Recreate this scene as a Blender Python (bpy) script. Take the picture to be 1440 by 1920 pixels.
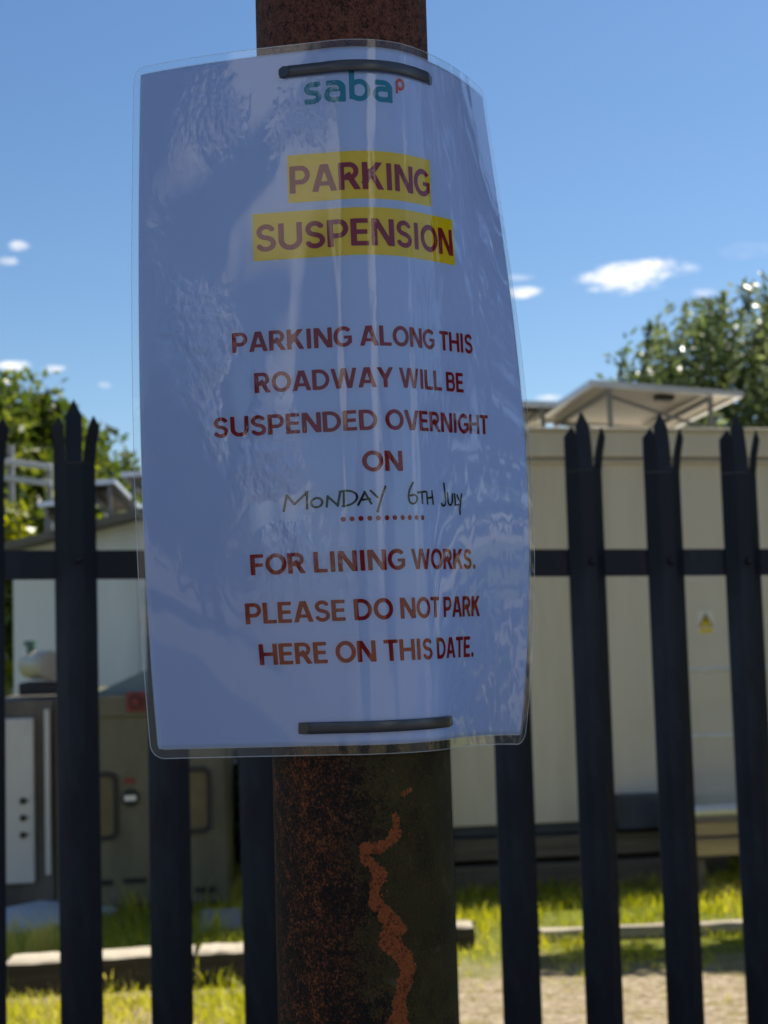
import bpy, bmesh, math, random
import numpy as np
from mathutils import Vector, Matrix

for o in list(bpy.data.objects): bpy.data.objects.remove(o)
SC = bpy.context.scene
COL = SC.collection
PI = math.pi
R = math.radians

# ------------------------------------------------------------------ camera
F_PX = 2662.0                       # focal length in pixels of the 1440 x 1920 photograph
PITCH, ROLL, EYE = R(4.6), -0.029, 1.45
cd = bpy.data.cameras.new('camera')
cam = bpy.data.objects.new('camera', cd); COL.objects.link(cam)
cam.location = (0, 0, EYE)
cam.matrix_world = Matrix.Translation((0, 0, EYE)) @ Matrix.Rotation(PI/2 + PITCH, 4, 'X') @ Matrix.Rotation(ROLL, 4, 'Z')
cd.sensor_fit = 'VERTICAL'; cd.sensor_height = 36.0; cd.lens = F_PX/1920*36
cd.clip_start = 0.02; cd.clip_end = 3000
cd.dof.use_dof = True; cd.dof.focus_distance = 0.612; cd.dof.aperture_fstop = cd.lens/2.5
SC.camera = cam

# ------------------------------------------------------------------ light
SUN_EL, SUN_AZ = R(57), R(58)       # azimuth clockwise from +Y
SKY_STRENGTH = 0.073
SC.view_settings.view_transform = 'Standard'; SC.view_settings.look = 'None'
SC.view_settings.gamma = 1.0; SC.view_settings.use_curve_mapping = False
SC.view_settings.exposure = 0.88
sd = bpy.data.lights.new('sun', 'SUN'); sd.energy = 5.0; sd.angle = R(0.5); sd.color = (1.0, .94, .84)
sun = bpy.data.objects.new('sun', sd); COL.objects.link(sun)
S_DIR = Vector((math.sin(SUN_AZ)*math.cos(SUN_EL), math.cos(SUN_AZ)*math.cos(SUN_EL), math.sin(SUN_EL)))
sun.rotation_euler = S_DIR.to_track_quat('Z', 'Y').to_euler()
sun.location = (0, 0, 30)

# ------------------------------------------------------------------ pixel rays (for measuring the photograph)
CF = np.array([0, math.cos(PITCH), math.sin(PITCH)]); C_R0 = np.array([1., 0, 0]); C_U0 = np.array([0, -math.sin(PITCH), math.cos(PITCH)])
CR = math.cos(ROLL)*C_R0 + math.sin(ROLL)*C_U0
CU = -math.sin(ROLL)*C_R0 + math.cos(ROLL)*C_U0
CAM = np.array([0, 0, EYE])
def ray(px, py): return CF + CR*(px-720)/F_PX - CU*(py-960)/F_PX
def at(px, py, Y):
    d = ray(px, py); return Vector(CAM + d*(Y/d[1]))
def ground(px, py, z=0.0):
    d = ray(px, py); return Vector(CAM + d*((z-EYE)/d[2]))

# ------------------------------------------------------------------ world: sky with small fair-weather clouds
world = bpy.data.worlds.new('World'); SC.world = world; world.use_nodes = True
NT = world.node_tree; N = NT.nodes; L = NT.links
for n in list(N): N.remove(n)
def wn(t, **k):
    n = N.new(t)
    for a, b in k.items(): setattr(n, a, b)
    return n
def wmath(op, a, b=None, c=None, clamp=False):
    n = wn('ShaderNodeMath', operation=op, use_clamp=clamp)
    for i, v in enumerate((a, b, c)):
        if v is None: continue
        if isinstance(v, (int, float)): n.inputs[i].default_value = v
        else: L.new(v, n.inputs[i])
    return n.outputs[0]
out = wn('ShaderNodeOutputWorld'); bg = wn('ShaderNodeBackground'); L.new(bg.outputs[0], out.inputs[0])
bg.inputs[1].default_value = SKY_STRENGTH
sky = wn('ShaderNodeTexSky', sky_type='NISHITA'); sky.sun_disc = False
sky.sun_elevation = SUN_EL; sky.sun_rotation = SUN_AZ; sky.altitude = 0
sky.air_density = 1.0; sky.dust_density = 0.5; sky.ozone_density = 3.0
tc = wn('ShaderNodeTexCoord'); sep = wn('ShaderNodeSeparateXYZ'); L.new(tc.outputs['Generated'], sep.inputs[0])
yy = wmath('MAXIMUM', sep.outputs[1], 0.02)
cu = wmath('DIVIDE', sep.outputs[0], yy); cv = wmath('DIVIDE', sep.outputs[2], yy)
comb = wn('ShaderNodeCombineXYZ'); L.new(cu, comb.inputs[0]); L.new(cv, comb.inputs[1])
def wnoise(scale, detail, sx=1.0, sy=1.0):
    m = wn('ShaderNodeMapping'); m.inputs['Scale'].default_value = (sx, sy, 1); L.new(comb.outputs[0], m.inputs[0])
    n = wn('ShaderNodeTexNoise'); n.inputs['Scale'].default_value = scale; n.inputs['Detail'].default_value = detail
    n.inputs['Roughness'].default_value = .6; L.new(m.outputs[0], n.inputs['Vector']); return n.outputs[0]
n1 = wnoise(34, 6, 1, 2.2); n2 = wnoise(110, 5, 1, 1.8)
nz = wmath('ADD', wmath('MULTIPLY', wmath('SUBTRACT', n1, .5), 2.6), wmath('MULTIPLY', wmath('SUBTRACT', n2, .5), 1.0))
CLOUDS = [(1165, 527, 88, 30, .0, 1.0), (1215, 505, 95, 26, .0, 1.0), (1290, 500, 35, 14, 0, .45),
          (978, 547, 42, 13, 0, .9), (975, 520, 34, 8, 0, .3), (32, 461, 26, 11, 0, .55), (14, 490, 24, 10, 0, .5),
          (26, 688, 40, 14, 0, .9), (98, 692, 28, 9, 0, .55), (196, 721, 20, 9, 0, .5), (1030, 746, 36, 9, 0, .6), (1322, 549, 28, 12, 0, .3), (1400, 470, 60, 20, 0, .12),
          (2100, 420, 200, 60, 0, .9), (-700, 380, 220, 70, 0, .9), (2700, 700, 260, 50, 0, .8), (-1500, 620, 260, 50, 0, .8)]
total = None
for (px, py, rx, ry, rot, op) in CLOUDS:
    d = ray(px, py); u0, v0 = d[0]/d[1], d[2]/d[1]
    a = wmath('MULTIPLY', wmath('SUBTRACT', cu, float(u0)), F_PX/rx); b = wmath('MULTIPLY', wmath('SUBTRACT', cv, float(v0)), F_PX/ry)
    e = wmath('ADD', wmath('MULTIPLY', a, a), wmath('MULTIPLY', b, b))
    m = wmath('SUBTRACT', wmath('ADD', .95, wmath('MULTIPLY', nz, 1.15)), e)
    m = wmath('MULTIPLY', wmath('POWER', wmath('MULTIPLY', m, .85, clamp=True), 1.3), op)
    total = m if total is None else wmath('MAXIMUM', total, m)
front = wmath('GREATER_THAN', sep.outputs[1], 0.05)
total = wmath('MULTIPLY', total, front)
# added bright clouds in the half of the sky behind the photographer (azimuth from straight back, positive to the right; elevation), shaped and placed for the glare on the film
raz = wmath('ARCTAN2', sep.outputs[0], wmath('MULTIPLY', sep.outputs[1], -1.0)); rel = wmath('ARCSINE', sep.outputs[2])
rn = wn('ShaderNodeTexNoise'); rn.inputs['Scale'].default_value = 7; rn.inputs['Detail'].default_value = 6; rn.inputs['Roughness'].default_value = .6
L.new(tc.outputs['Generated'], rn.inputs['Vector'])
rnz = wmath('MULTIPLY', wmath('SUBTRACT', rn.outputs[0], .5), 2.4)
rear = None
for (az, el, ra, re, op) in ((33, 17, 6.5, 20, 1.0), (83, 12, 3.0, 16, .6), (-34, 9, 12, 4, .5), (-75, 22, 14, 6, .45), (130, 16, 14, 6, .4), (8, 40, 14, 6, .5), (-8.0, 9, 2.0, 12, 1.0), (-10, 18.5, 5, 3.5, .9), (-20, 27, 9, 4.5, .8)):
    a = wmath('DIVIDE', wmath('SUBTRACT', raz, R(az)), R(ra)); b = wmath('DIVIDE', wmath('SUBTRACT', rel, R(el)), R(re))
    m = wmath('SUBTRACT', wmath('ADD', 1.0, rnz), wmath('ADD', wmath('MULTIPLY', a, a), wmath('MULTIPLY', b, b)))
    m = wmath('MULTIPLY', wmath('MULTIPLY', m, 1.6, clamp=True), op); rear = m if rear is None else wmath('MAXIMUM', rear, m)
rear = wmath('MULTIPLY', rear, wmath('LESS_THAN', sep.outputs[1], 0.05)); rear = wmath('MULTIPLY', rear, wmath('MULTIPLY', sep.outputs[2], 12.0, clamp=True))
hs = wn('ShaderNodeHueSaturation'); hs.inputs['Saturation'].default_value = 1.15; L.new(sky.outputs[0], hs.inputs['Color'])
mix = wn('ShaderNodeMix', data_type='RGBA'); L.new(total, mix.inputs[0]); L.new(hs.outputs[0], mix.inputs[6])
CLOUD_RGB = 10.0
mix.inputs[7].default_value = (CLOUD_RGB, CLOUD_RGB*.97, CLOUD_RGB*.93, 1)
mix2 = wn('ShaderNodeMix', data_type='RGBA'); L.new(rear, mix2.inputs[0]); L.new(mix.outputs[2], mix2.inputs[6])
mix2.inputs[7].default_value = (15.5, 15.2, 15.0, 1)
L.new(mix2.outputs[2], bg.inputs[0])

# ================================================================== helpers
def tag(o, label=None, cat=None, group=None, kind=None):
    if label: o['label'] = label
    if cat: o['category'] = cat
    if group: o['group'] = group
    if kind: o['kind'] = kind
    return o
def empty(name, M, label=None, cat=None, group=None):
    o = bpy.data.objects.new(name, None); COL.objects.link(o); o.empty_display_size = .1
    o.matrix_world = M if isinstance(M, Matrix) else Matrix.Translation(M)
    return tag(o, label, cat, group)
class MB:
    """collects shapes, builds one mesh object"""
    def __init__(s): s.v = []; s.f = []; s.mi = []
    def add(s, vs, fs, mi=0):
        b = len(s.v); s.v += [tuple(v) for v in vs]; s.f += [tuple(i+b for i in f) for f in fs]; s.mi += [mi]*len(fs)
    def box(s, c, size, M=None, mi=0, bev=0.0):
        bm = bmesh.new(); bmesh.ops.create_cube(bm, size=1.0)
        for v in bm.verts: v.co = Vector((v.co.x*size[0], v.co.y*size[1], v.co.z*size[2]))
        if bev > 0: bmesh.ops.bevel(bm, geom=list(bm.edges), offset=bev, segments=2, profile=.5, affect='EDGES')
        if M is not None: bm.transform(M)
        bm.transform(Matrix.Translation(Vector(c)))
        bm.verts.index_update()
        s.add([v.co for v in bm.verts], [[v.index for v in f.verts] for f in bm.faces], mi); bm.free()
    def tube(s, pts, radii, n=10, mi=0, cap=True):
        pts = [Vector(p) for p in pts]
        if isinstance(radii, (int, float)): radii = [radii]*len(pts)
        vs = []; fs = []; up = None
        for i, p in enumerate(pts):
            t = (pts[min(i+1, len(pts)-1)] - pts[max(i-1, 0)]).normalized()
            if up is None: up = t.orthogonal().normalized()
            up = (up - t*up.dot(t)).normalized(); w = t.cross(up)
            for k in range(n):
                a = 2*PI*k/n; vs.append(p + (up*math.cos(a) + w*math.sin(a))*radii[i])
        for i in range(len(pts)-1):
            for k in range(n):
                fs.append((i*n+k, i*n+(k+1) % n, (i+1)*n+(k+1) % n, (i+1)*n+k))
        if cap:
            fs.append(tuple(range(n-1, -1, -1))); b = (len(pts)-1)*n; fs.append(tuple(range(b, b+n)))
        s.add(vs, fs, mi)
    def prism(s, poly, d0, d1, M=None, mi=0):
        """poly in (x,z), extruded along y from d0 to d1"""
        n = len(poly); vs = [Vector((x, d0, z)) for x, z in poly] + [Vector((x, d1, z)) for x, z in poly]
        fs = [tuple(range(n)), tuple(range(2*n-1, n-1, -1))] + [(i, i+n, (i+1) % n+n, (i+1) % n) for i in range(n)]
        if M is not None: vs = [M @ v for v in vs]
        s.add(vs, fs, mi)
    def build(s, name, mats, parent=None, smooth=False, M=None):
        me = bpy.data.meshes.new(name); me.from_pydata(s.v, [], s.f); me.update()
        mats = mats if isinstance(mats, (list, tuple)) else [mats]
        for m in mats: me.materials.append(m)
        if len(mats) > 1: me.polygons.foreach_set('material_index', s.mi)
        bm = bmesh.new(); bm.from_mesh(me); bmesh.ops.recalc_face_normals(bm, faces=bm.faces); bm.to_mesh(me); bm.free()
        if smooth:
            me.polygons.foreach_set('use_smooth', [True]*len(me.polygons))
            me.set_sharp_from_angle(angle=R(40))
        o = bpy.data.objects.new(name, me); COL.objects.link(o)
        if M is not None: o.matrix_world = M
        if parent is not None: o.parent = parent
        return o
def rrect(x0, z0, x1, z1, r, n=5):
    pts = []
    for cx, cz, a0 in ((x1-r, z1-r, 0), (x0+r, z1-r, 90), (x0+r, z0+r, 180), (x1-r, z0+r, 270)):
        for k in range(n+1):
            a = R(a0+90*k/n); pts.append((cx+r*math.cos(a), cz+r*math.sin(a)))
    return pts
def ring_prism(mb, outer, inner, d0, d1, mi=0):
    n = len(outer)
    vs = [Vector((x, d, z)) for d in (d0, d1) for ring in (outer, inner) for x, z in ring]
    fs = []
    for i in range(n):
        j = (i+1) % n
        fs += [(i, j, n+j, n+i), (2*n+i, 3*n+i, 3*n+j, 2*n+j), (i, 2*n+i, 2*n+j, j), (n+i, n+j, 3*n+j, 3*n+i)]
    mb.add(vs, fs, mi)

# ------------------------------------------------------------------ materials
class NM:
    def __init__(s, name):
        s.m = bpy.data.materials.new(name); s.m.use_nodes = True; s.t = s.m.node_tree; s.n = s.t.nodes; s.l = s.t.links
        s.p = s.n['Principled BSDF']; s.out = s.n['Material Output']
        s.tc = s.n.new('ShaderNodeTexCoord')
    def set(s, **k):
        for a, v in k.items():
            i = s.p.inputs[a.replace('_', ' ')]
            if hasattr(v, 'is_linked') or isinstance(v, bpy.types.NodeSocket): s.l.new(v, i)
            else: i.default_value = v
        return s
    def noise(s, scale=5, detail=4, rough=.55, stretch=(1, 1, 1), coord='Object', dist=0.0):
        mp = s.n.new('ShaderNodeMapping'); mp.inputs['Scale'].default_value = stretch
        s.l.new(s.tc.outputs[coord], mp.inputs[0])
        n = s.n.new('ShaderNodeTexNoise'); n.inputs['Scale'].default_value = scale; n.inputs['Detail'].default_value = detail
        n.inputs['Roughness'].default_value = rough; n.inputs['Distortion'].default_value = dist
        s.l.new(mp.outputs[0], n.inputs['Vector']); return n.outputs[0]
    def ramp(s, fac, stops, interp='LINEAR'):
        r = s.n.new('ShaderNodeValToRGB'); r.color_ramp.interpolation = interp
        e = r.color_ramp.elements
        while len(e) < len(stops): e.new(.5)
        for i, (p, c) in enumerate(stops):
            e[i].position = p; e[i].color = (c[0], c[1], c[2], 1) if not isinstance(c, (int, float)) else (c, c, c, 1)
        s.l.new(fac, r.inputs[0]); return r.outputs[0]
    def math(s, op, a, b=None, clamp=False):
        n = s.n.new('ShaderNodeMath'); n.operation = op; n.use_clamp = clamp
        for i, v in enumerate((a, b)):
            if v is None: continue
            if isinstance(v, (int, float)): n.inputs[i].default_value = v
            else: s.l.new(v, n.inputs[i])
        return n.outputs[0]
    def mix(s, f, a, b):
        n = s.n.new('ShaderNodeMix'); n.data_type = 'RGBA'
        for i, v in ((0, f), (6, a), (7, b)):
            if isinstance(v, (int, float)): n.inputs[i].default_value = v
            elif isinstance(v, (tuple, list)): n.inputs[i].default_value = (v[0], v[1], v[2], 1)
            else: s.l.new(v, n.inputs[i])
        return n.outputs[2]
    def attr(s, name):
        a = s.n.new('ShaderNodeAttribute'); a.attribute_name = name; return a.outputs['Fac']
    def xyz(s, coord='Object'):
        q = s.n.new('ShaderNodeSeparateXYZ'); s.l.new(s.tc.outputs[coord], q.inputs[0]); return q.outputs
    def bump(s, h, strength=.3, dist=.01):
        b = s.n.new('ShaderNodeBump'); b.inputs['Strength'].default_value = strength; b.inputs['Distance'].default_value = dist
        s.l.new(h, b.inputs['Height']); s.l.new(b.outputs[0], s.p.inputs['Normal']); return b.outputs[0]
MAT = {}
def simple(name, col, rough=.6, metal=0.0, var=.25, scale=6, stretch=(1, 1, 1), bump=0.0, bscale=60, spec=.5, dirt=None, dirt_amt=.5):
    k = NM(name)
    lo = tuple(c*(1-var) for c in col); hi = tuple(min(1, c*(1+var*.6)) for c in col)
    c = k.ramp(k.noise(scale, 6, .6, stretch), [(.3, lo), (.7, hi)])
    if dirt is not None:
        d = k.ramp(k.noise(scale*.45, 8, .7, stretch), [(.52, 0), (.72, 1)])
        c = k.mix(k.math('MULTIPLY', d, dirt_amt), c, dirt)
    k.set(Base_Color=c, Roughness=rough, Metallic=metal, Specular_IOR_Level=spec)
    if bump: k.bump(k.noise(bscale, 4), bump, .004)
    MAT[name] = k.m; return k.m

simple('navy_paint', (.0075, .0115, .019), .45, 0, .35, 9, (1, 1, .35), .15, 90, .22, dirt=(.06, .072, .09), dirt_amt=.45)
simple('bolt_steel', (.006, .007, .009), .5, .3, .3)
simple('cream_panel', (.66, .61, .51), .55, 0, .07, 3.0, (1, 1, .10), 0, 60, .3, dirt=(.40, .36, .26), dirt_amt=.6)
simple('cream_trim', (.55, .50, .40), .6, 0, .12, 3, (1, 1, 1), dirt=(.3, .27, .18), dirt_amt=.5)
simple('skid_steel', (.035, .05, .075), .5, .2, .3)
simple('white_panel', (.56, .61, .64), .5, 0, .07, 4, (1, 1, .12), dirt=(.40, .43, .42), dirt_amt=.5)
simple('roof_sheet', (.10, .095, .085), .6, 0, .3, 4)
simple('olive_paint', (.125, .12, .075), .5, 0, .2, 3, (1, 1, .3), dirt=(.05, .048, .03), dirt_amt=.9)
simple('grey_door', (.50, .50, .48), .5, 0, .12, 4, (1, 1, .3), dirt=(.11, .10, .075), dirt_amt=.9)
simple('brown_frame', (.085, .075, .062), .6, 0, .4, 8, (1, 1, .3), dirt=(.2, .18, .15), dirt_amt=.5)
simple('black_rubber', (.012, .012, .013), .55, 0, .2)
simple('recess_brown', (.13, .10, .045), .5, 0, .3, 6)
simple('red_paint', (.20, .03, .024), .45, 0, .25, 12)
simple('dark_red', (.09, .012, .01), .4, 0, .2, 12)
simple('teal_cover', (.15, .21, .22), .5, 0, .15)
simple('green_cap', (.06, .13, .11), .5, 0, .2)
simple('tank_white', (.30, .285, .245), .45, 0, .12, 6, dirt=(.35, .32, .26), dirt_amt=.5)
simple('galvanised', (.66, .68, .70), .38, .35, .15, 14)
simple('alu_frame', (.62, .64, .66), .4, .6, .1, 12)
simple('back_sheet', (.42, .37, .30), .45, 0, .05, 5)
simple('solar_glass', (.012, .016, .035), .12, 0, .2)
simple('bar_grey', (.18, .18, .175), .5, .3, .2)
simple('white_rail', (.5, .5, .49), .45, 0, .12, 10)
simple('rail_post', (.25, .25, .26), .5, .3, .2)
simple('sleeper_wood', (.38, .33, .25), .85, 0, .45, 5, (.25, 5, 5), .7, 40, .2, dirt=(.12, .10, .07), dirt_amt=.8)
simple('sleeper_side_shaded', (.055, .045, .032), .85, 0, .4, 5, (.25, 5, 5), .6, 40, .2)  # sleeper sides: their shade is put into this darker colour
simple('beam_wood', (.15, .125, .095), .85, 0, .4, 5, (.2, 5, 5), .6, 40, .2)
simple('step_wood', (.42, .31, .18), .8, 0, .4, 6, (.25, 5, 5), .5, 40, .2)
simple('concrete', (.42, .42, .41), .85, 0, .25, 9, bump=.3)
simple('blue_board', (.46, .52, .60), .5, 0, .15, 7, dirt=(.25, .27, .24), dirt_amt=.6)
simple('bark', (.10, .075, .05), .9, 0, .4, 14, (1, 1, .3), .8, 30, .2)
simple('asphalt', (.09, .09, .092), .9, 0, .35, 40, bump=.5, bscale=200)
simple('tie_black', (.026, .029, .036), .32, 0, .15, 60, spec=.6)
simple('sign_yellow', (.75, .55, .02), .5, 0, .1)
simple('sign_white', (.75, .73, .66), .5, 0, .08)
simple('sign_black', (.02, .02, .02), .5)
simple('render_wall', (.75, .72, .66), .8, 0, .1, 3)
simple('slate', (.09, .09, .10), .7, 0, .3, 10)

def leaf_mat(name, dark, mid, light, rough=.4, trans=.5):
    k = NM(name)
    c = k.ramp(k.attr('tone'), [(0, dark), (.55, mid), (1, light)])
    k.set(Base_Color=c, Roughness=rough, Specular_IOR_Level=.6)
    t = k.n.new('ShaderNodeBsdfTranslucent')
    hs = k.n.new('ShaderNodeHueSaturation'); hs.inputs['Hue'].default_value = .495; hs.inputs['Saturation'].default_value = 1.15; hs.inputs['Value'].default_value = 1.5
    k.l.new(c, hs.inputs['Color']); k.l.new(hs.outputs[0], t.inputs[0])
    m = k.n.new('ShaderNodeMixShader'); m.inputs[0].default_value = trans
    k.l.new(k.p.outputs[0], m.inputs[1]); k.l.new(t.outputs[0], m.inputs[2]); k.l.new(m.outputs[0], k.out.inputs[0])
    MAT[name] = k.m
leaf_mat('leaf_yellowgreen', (.04, .065, .014), (.10, .135, .024), (.17, .19, .035), .4, .5)
leaf_mat('leaf_grey', (.055, .085, .028), (.125, .155, .06), (.21, .235, .12), .36, .45)
leaf_mat('leaf_bush', (.05, .075, .01), (.13, .16, .015), (.24, .25, .03), .35, .5)
leaf_mat('leaf_dark', (.015, .03, .012), (.03, .055, .02), (.06, .09, .03), .45, .35)
leaf_mat('grass_blade', (.17, .20, .025), (.42, .42, .05), (.64, .54, .19), .5, .5)

# ================================================================== ground
def make_ground():
    k = NM('ground_soil')
    X = k.xyz()
    g = k.noise(90, 5, .7); big = k.noise(2.2, 5, .6, (1, 2.2, 1)); mid = k.noise(11, 4, .6, (1, 2.5, 1))
    grav = k.ramp(g, [(.32, (.20, .15, .10)), (.5, (.45, .36, .25)), (.68, (.68, .58, .44))])
    dry = k.ramp(mid, [(.35, (.22, .17, .07)), (.65, (.36, .31, .14))])
    c = k.mix(k.ramp(k.noise(6, 8, .75, (1, 3.0, 1)), [(.48, 0), (.56, 1)]), grav, dry)
    c = k.mix(k.ramp(k.noise(26, 5, .7, (1, 2.0, 1)), [(.42, .75), (.54, 0)]), c, (.13, .095, .055))
    c = k.mix(k.ramp(k.noise(34, 3, .6, (1, 1.6, 1)), [(.60, 0), (.68, .7)]), c, (.66, .60, .50))
    green = k.ramp(k.noise(40, 4, .6), [(.3, (.09, .11, .018)), (.7, (.21, .22, .04))])
    # grass beyond about six metres from the camera
    edge = k.math('ADD', k.math('ADD', X[1], k.math('MULTIPLY', X[0], -.06)), k.math('MULTIPLY', k.math('SUBTRACT', big, .5), 1.3))
    c = k.mix(k.ramp(edge, [(0, 0), (1, 1)]) if False else k.math('MULTIPLY', k.math('SUBTRACT', edge, 5.85), 2.2, clamp=True), c, green)
    k.set(Base_Color=c, Roughness=.95, Specular_IOR_Level=.1)
    k.bump(g, .8, .02)
    mb = MB()
    S = 260
    mb.add([(-S, -S, 0), (S, -S, 0), (S, S, 0), (-S, S, 0)], [(0, 1, 2, 3)])
    tag(mb.build('ground', k.m), kind='structure')
    mb = MB(); mb.add([(-80, -9, .004), (80, -9, .004), (80, -1.556, .004), (-80, -1.556, .004)], [(0, 1, 2, 3)])
    tag(mb.build('road', MAT['asphalt']), kind='structure')
    mb = MB(); mb.box((0, -.55, .05), (160, 2.0, .1), bev=.01)
    tag(mb.build('pavement', MAT['asphalt']), kind='structure')
make_ground()

# ================================================================== rusty pole
P_O = np.array([-0.01338979, 0.64586122, 1.45]); P_AX = np.array([0.000239384, 0.000004957, 0.99999997])
E1 = np.array([1.0, 0, -0.000239384]); E2 = np.array([0, 1.0, -0.000004957])
RP = .040
def pole_hit(px, py):
    """(angle from the camera-facing line, height along axis) where the pixel ray meets the pole"""
    d = ray(px, py); o = CAM-P_O
    a, b, c = np.dot(d, E1), np.dot(d, E2), np.dot(d, P_AX); ox, oy, oz = np.dot(o, E1), np.dot(o, E2), np.dot(o, P_AX)
    A = a*a+b*b; B = 2*(a*ox+b*oy); Cc = ox*ox+oy*oy-RP*RP; D = max(0, B*B-4*A*Cc)
    t = (-B-math.sqrt(D))/(2*A); x, y = ox+a*t, oy+b*t
    return math.atan2(x, -y), oz+c*t
def make_pole():
    nA = 200
    zs = [-1.45, -1.0, -.6, -.4] + list(np.arange(-.32, -.03, .0012)) + [0, .05, .1] + list(np.arange(.15, .32, .003)) + [.4, .8, 1.4, 2.2]
    strk = [((1000, 280), 7), ((945, 345), 7), None, ((900, 440), 14), ((912, 500), 18), ((905, 560), 30), ((860, 600), 26), ((800, 640), 30), ((730, 620), 22), ((735, 690), 28), ((790, 740), 30), ((815, 775), 36),
            ((790, 850), 28), ((790, 930), 34), ((840, 990), 36), ((890, 1060), 50), ((930, 1090), 34), ((870, 1125), 46), ((850, 1170), 38), ((910, 1190), 42), ((955, 1250), 46), ((975, 1320), 44), ((955, 1400), 40), ((925, 1470), 34), ((930, 1560), 42), ((915, 1640), 70)]
    segs = []; prev = None
    for s in strk:
        if s is None: prev = None; continue
        (x, y), w = s; a, z = pole_hit(440+x/3, 1380+y/3); cur = (a*RP, z, w/3*1.1/4.3*.001)
        if prev is not None: segs.append((prev, cur))
        prev = cur
    T = np.linspace(0, 2*PI, nA, endpoint=False) - PI
    V = []; A = []
    for z in zs:
        s = T*RP; best = np.full(nA, -1.0)
        for (p, q) in segs:
            pa = np.array(p[:2]); qa = np.array(q[:2]); d = qa-pa; tt = np.clip(((s-pa[0])*d[0]+(z-pa[1])*d[1])/np.dot(d, d), 0, 1)
            dist = np.hypot(s-pa[0]-tt*d[0], z-pa[1]-tt*d[1]); w = p[2]+(q[2]-p[2])*tt
            best = np.maximum(best, (w-dist)*1000)
        A += list(np.clip(best, -6, 6))
        for a in T: V.append(tuple(P_O + P_AX*z + E1*(RP*math.sin(a)) - E2*(RP*math.cos(a))))
    Fs = []
    for i in range(len(zs)-1):
        for k in range(nA): Fs.append((i*nA+k, i*nA+(k+1) % nA, (i+1)*nA+(k+1) % nA, (i+1)*nA+k))
    me = bpy.data.meshes.new('steel_pole')
    base = Vector(P_O + P_AX*-1.45)
    me.from_pydata([tuple(Vector(v)-base) for v in V], [], Fs)
    me.attributes.new('streak', 'FLOAT', 'POINT').data.foreach_set('value', np.array(A, dtype=np.float32))
    ang = np.tile(T, len(zs)); me.attributes.new('side', 'FLOAT', 'POINT').data.foreach_set('value', ang.astype(np.float32))
    me.polygons.foreach_set('use_smooth', [True]*len(Fs))
    k = NM('rusty_paint')
    fine = k.noise(1000, 4, .7, (1, 1, .8)); med = k.noise(230, 6, .75); big = k.noise(30, 5, .65)
    sp = k.math('ADD', k.math('ADD', k.math('MULTIPLY', fine, .55), k.math('MULTIPLY', med, .40)), k.math('MULTIPLY', k.math('SUBTRACT', big, .5), .22))
    rust_dark = k.ramp(sp, [(.41, (.006, .004, .003)), (.48, (.020, .009, .004)), (.52, (.075, .023, .008)), (.58, (.21, .060, .016)), (.64, (.30, .10, .03))])
    green = k.ramp(k.noise(60, 6, .7), [(.3, (.013, .010, .002)), (.5, (.034, .028, .006)), (.7, (.060, .050, .012))])
    spots = k.ramp(k.noise(120, 3, .5), [(.64, 0), (.72, 1)])
    green = k.mix(k.math('MULTIPLY', spots, .4), green, (.12, .11, .08))
    green = k.mix(k.math('MULTIPLY', k.ramp(fine, [(.55, 0), (.62, 1)]), .55), green, (.11, .042, .012))
    green = k.mix(k.math('MULTIPLY', k.ramp(big, [(.5, 0), (.66, 1)]), .55), green, (.012, .009, .004))
    side = k.math('ADD', k.attr('side'), k.math('MULTIPLY', k.math('SUBTRACT', big, .5), 1.5)); side = k.math('ADD', side, k.math('MULTIPLY', k.math('SUBTRACT', med, .5), 1.6))
    gmask = k.math('MULTIPLY', k.math('ADD', k.math('ADD', side, .12), k.math('MULTIPLY', k.math('SUBTRACT', fine, .5), 1.6)), 2.4, clamp=True)
    zz = k.xyz()[2]
    low = k.math('MULTIPLY', k.math('SUBTRACT', 1.5, zz), 12, clamp=True)
    c = k.mix(k.math('MULTIPLY', gmask, low), rust_dark, green)
    # redder, cleaner rust up above the notice
    upper = k.ramp(k.math('ADD', k.math('MULTIPLY', fine, .5), k.math('MULTIPLY', med, .5)), [(.42, (.008, .004, .003)), (.47, (.07, .024, .014)), (.53, (.13, .046, .028)), (.7, (.21, .085, .055))])
    c = k.mix(k.math('SUBTRACT', 1.0, low), c, upper)
    st = k.math('ADD', k.attr('streak'), k.math('ADD', k.math('MULTIPLY', k.math('SUBTRACT', med, .5), 4.5), k.math('MULTIPLY', k.math('SUBTRACT', fine, .5), 4.0)))
    stc = k.ramp(k.math('ADD', k.math('MULTIPLY', fine, .6), k.math('MULTIPLY', med, .4)), [(.40, (.04, .012, .004)), (.48, (.21, .053, .013)), (.7, (.36, .10, .026))])
    c = k.mix(k.math('MULTIPLY', st, 3.0, clamp=True), c, stc)
    k.set(Base_Color=c, Roughness=.8, Specular_IOR_Level=.25)
    k.bump(k.math('ADD', k.math('MULTIPLY', fine, .6), k.math('MULTIPLY', med, .8)), .9, .0012)
    me.materials.append(k.m)
    o = bpy.data.objects.new('steel_pole', me); COL.objects.link(o); o.location = base
    tag(o, 'round rusty steel pole with green algae and an orange rust streak, carrying the laminated notice', 'pole')
make_pole()

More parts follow.
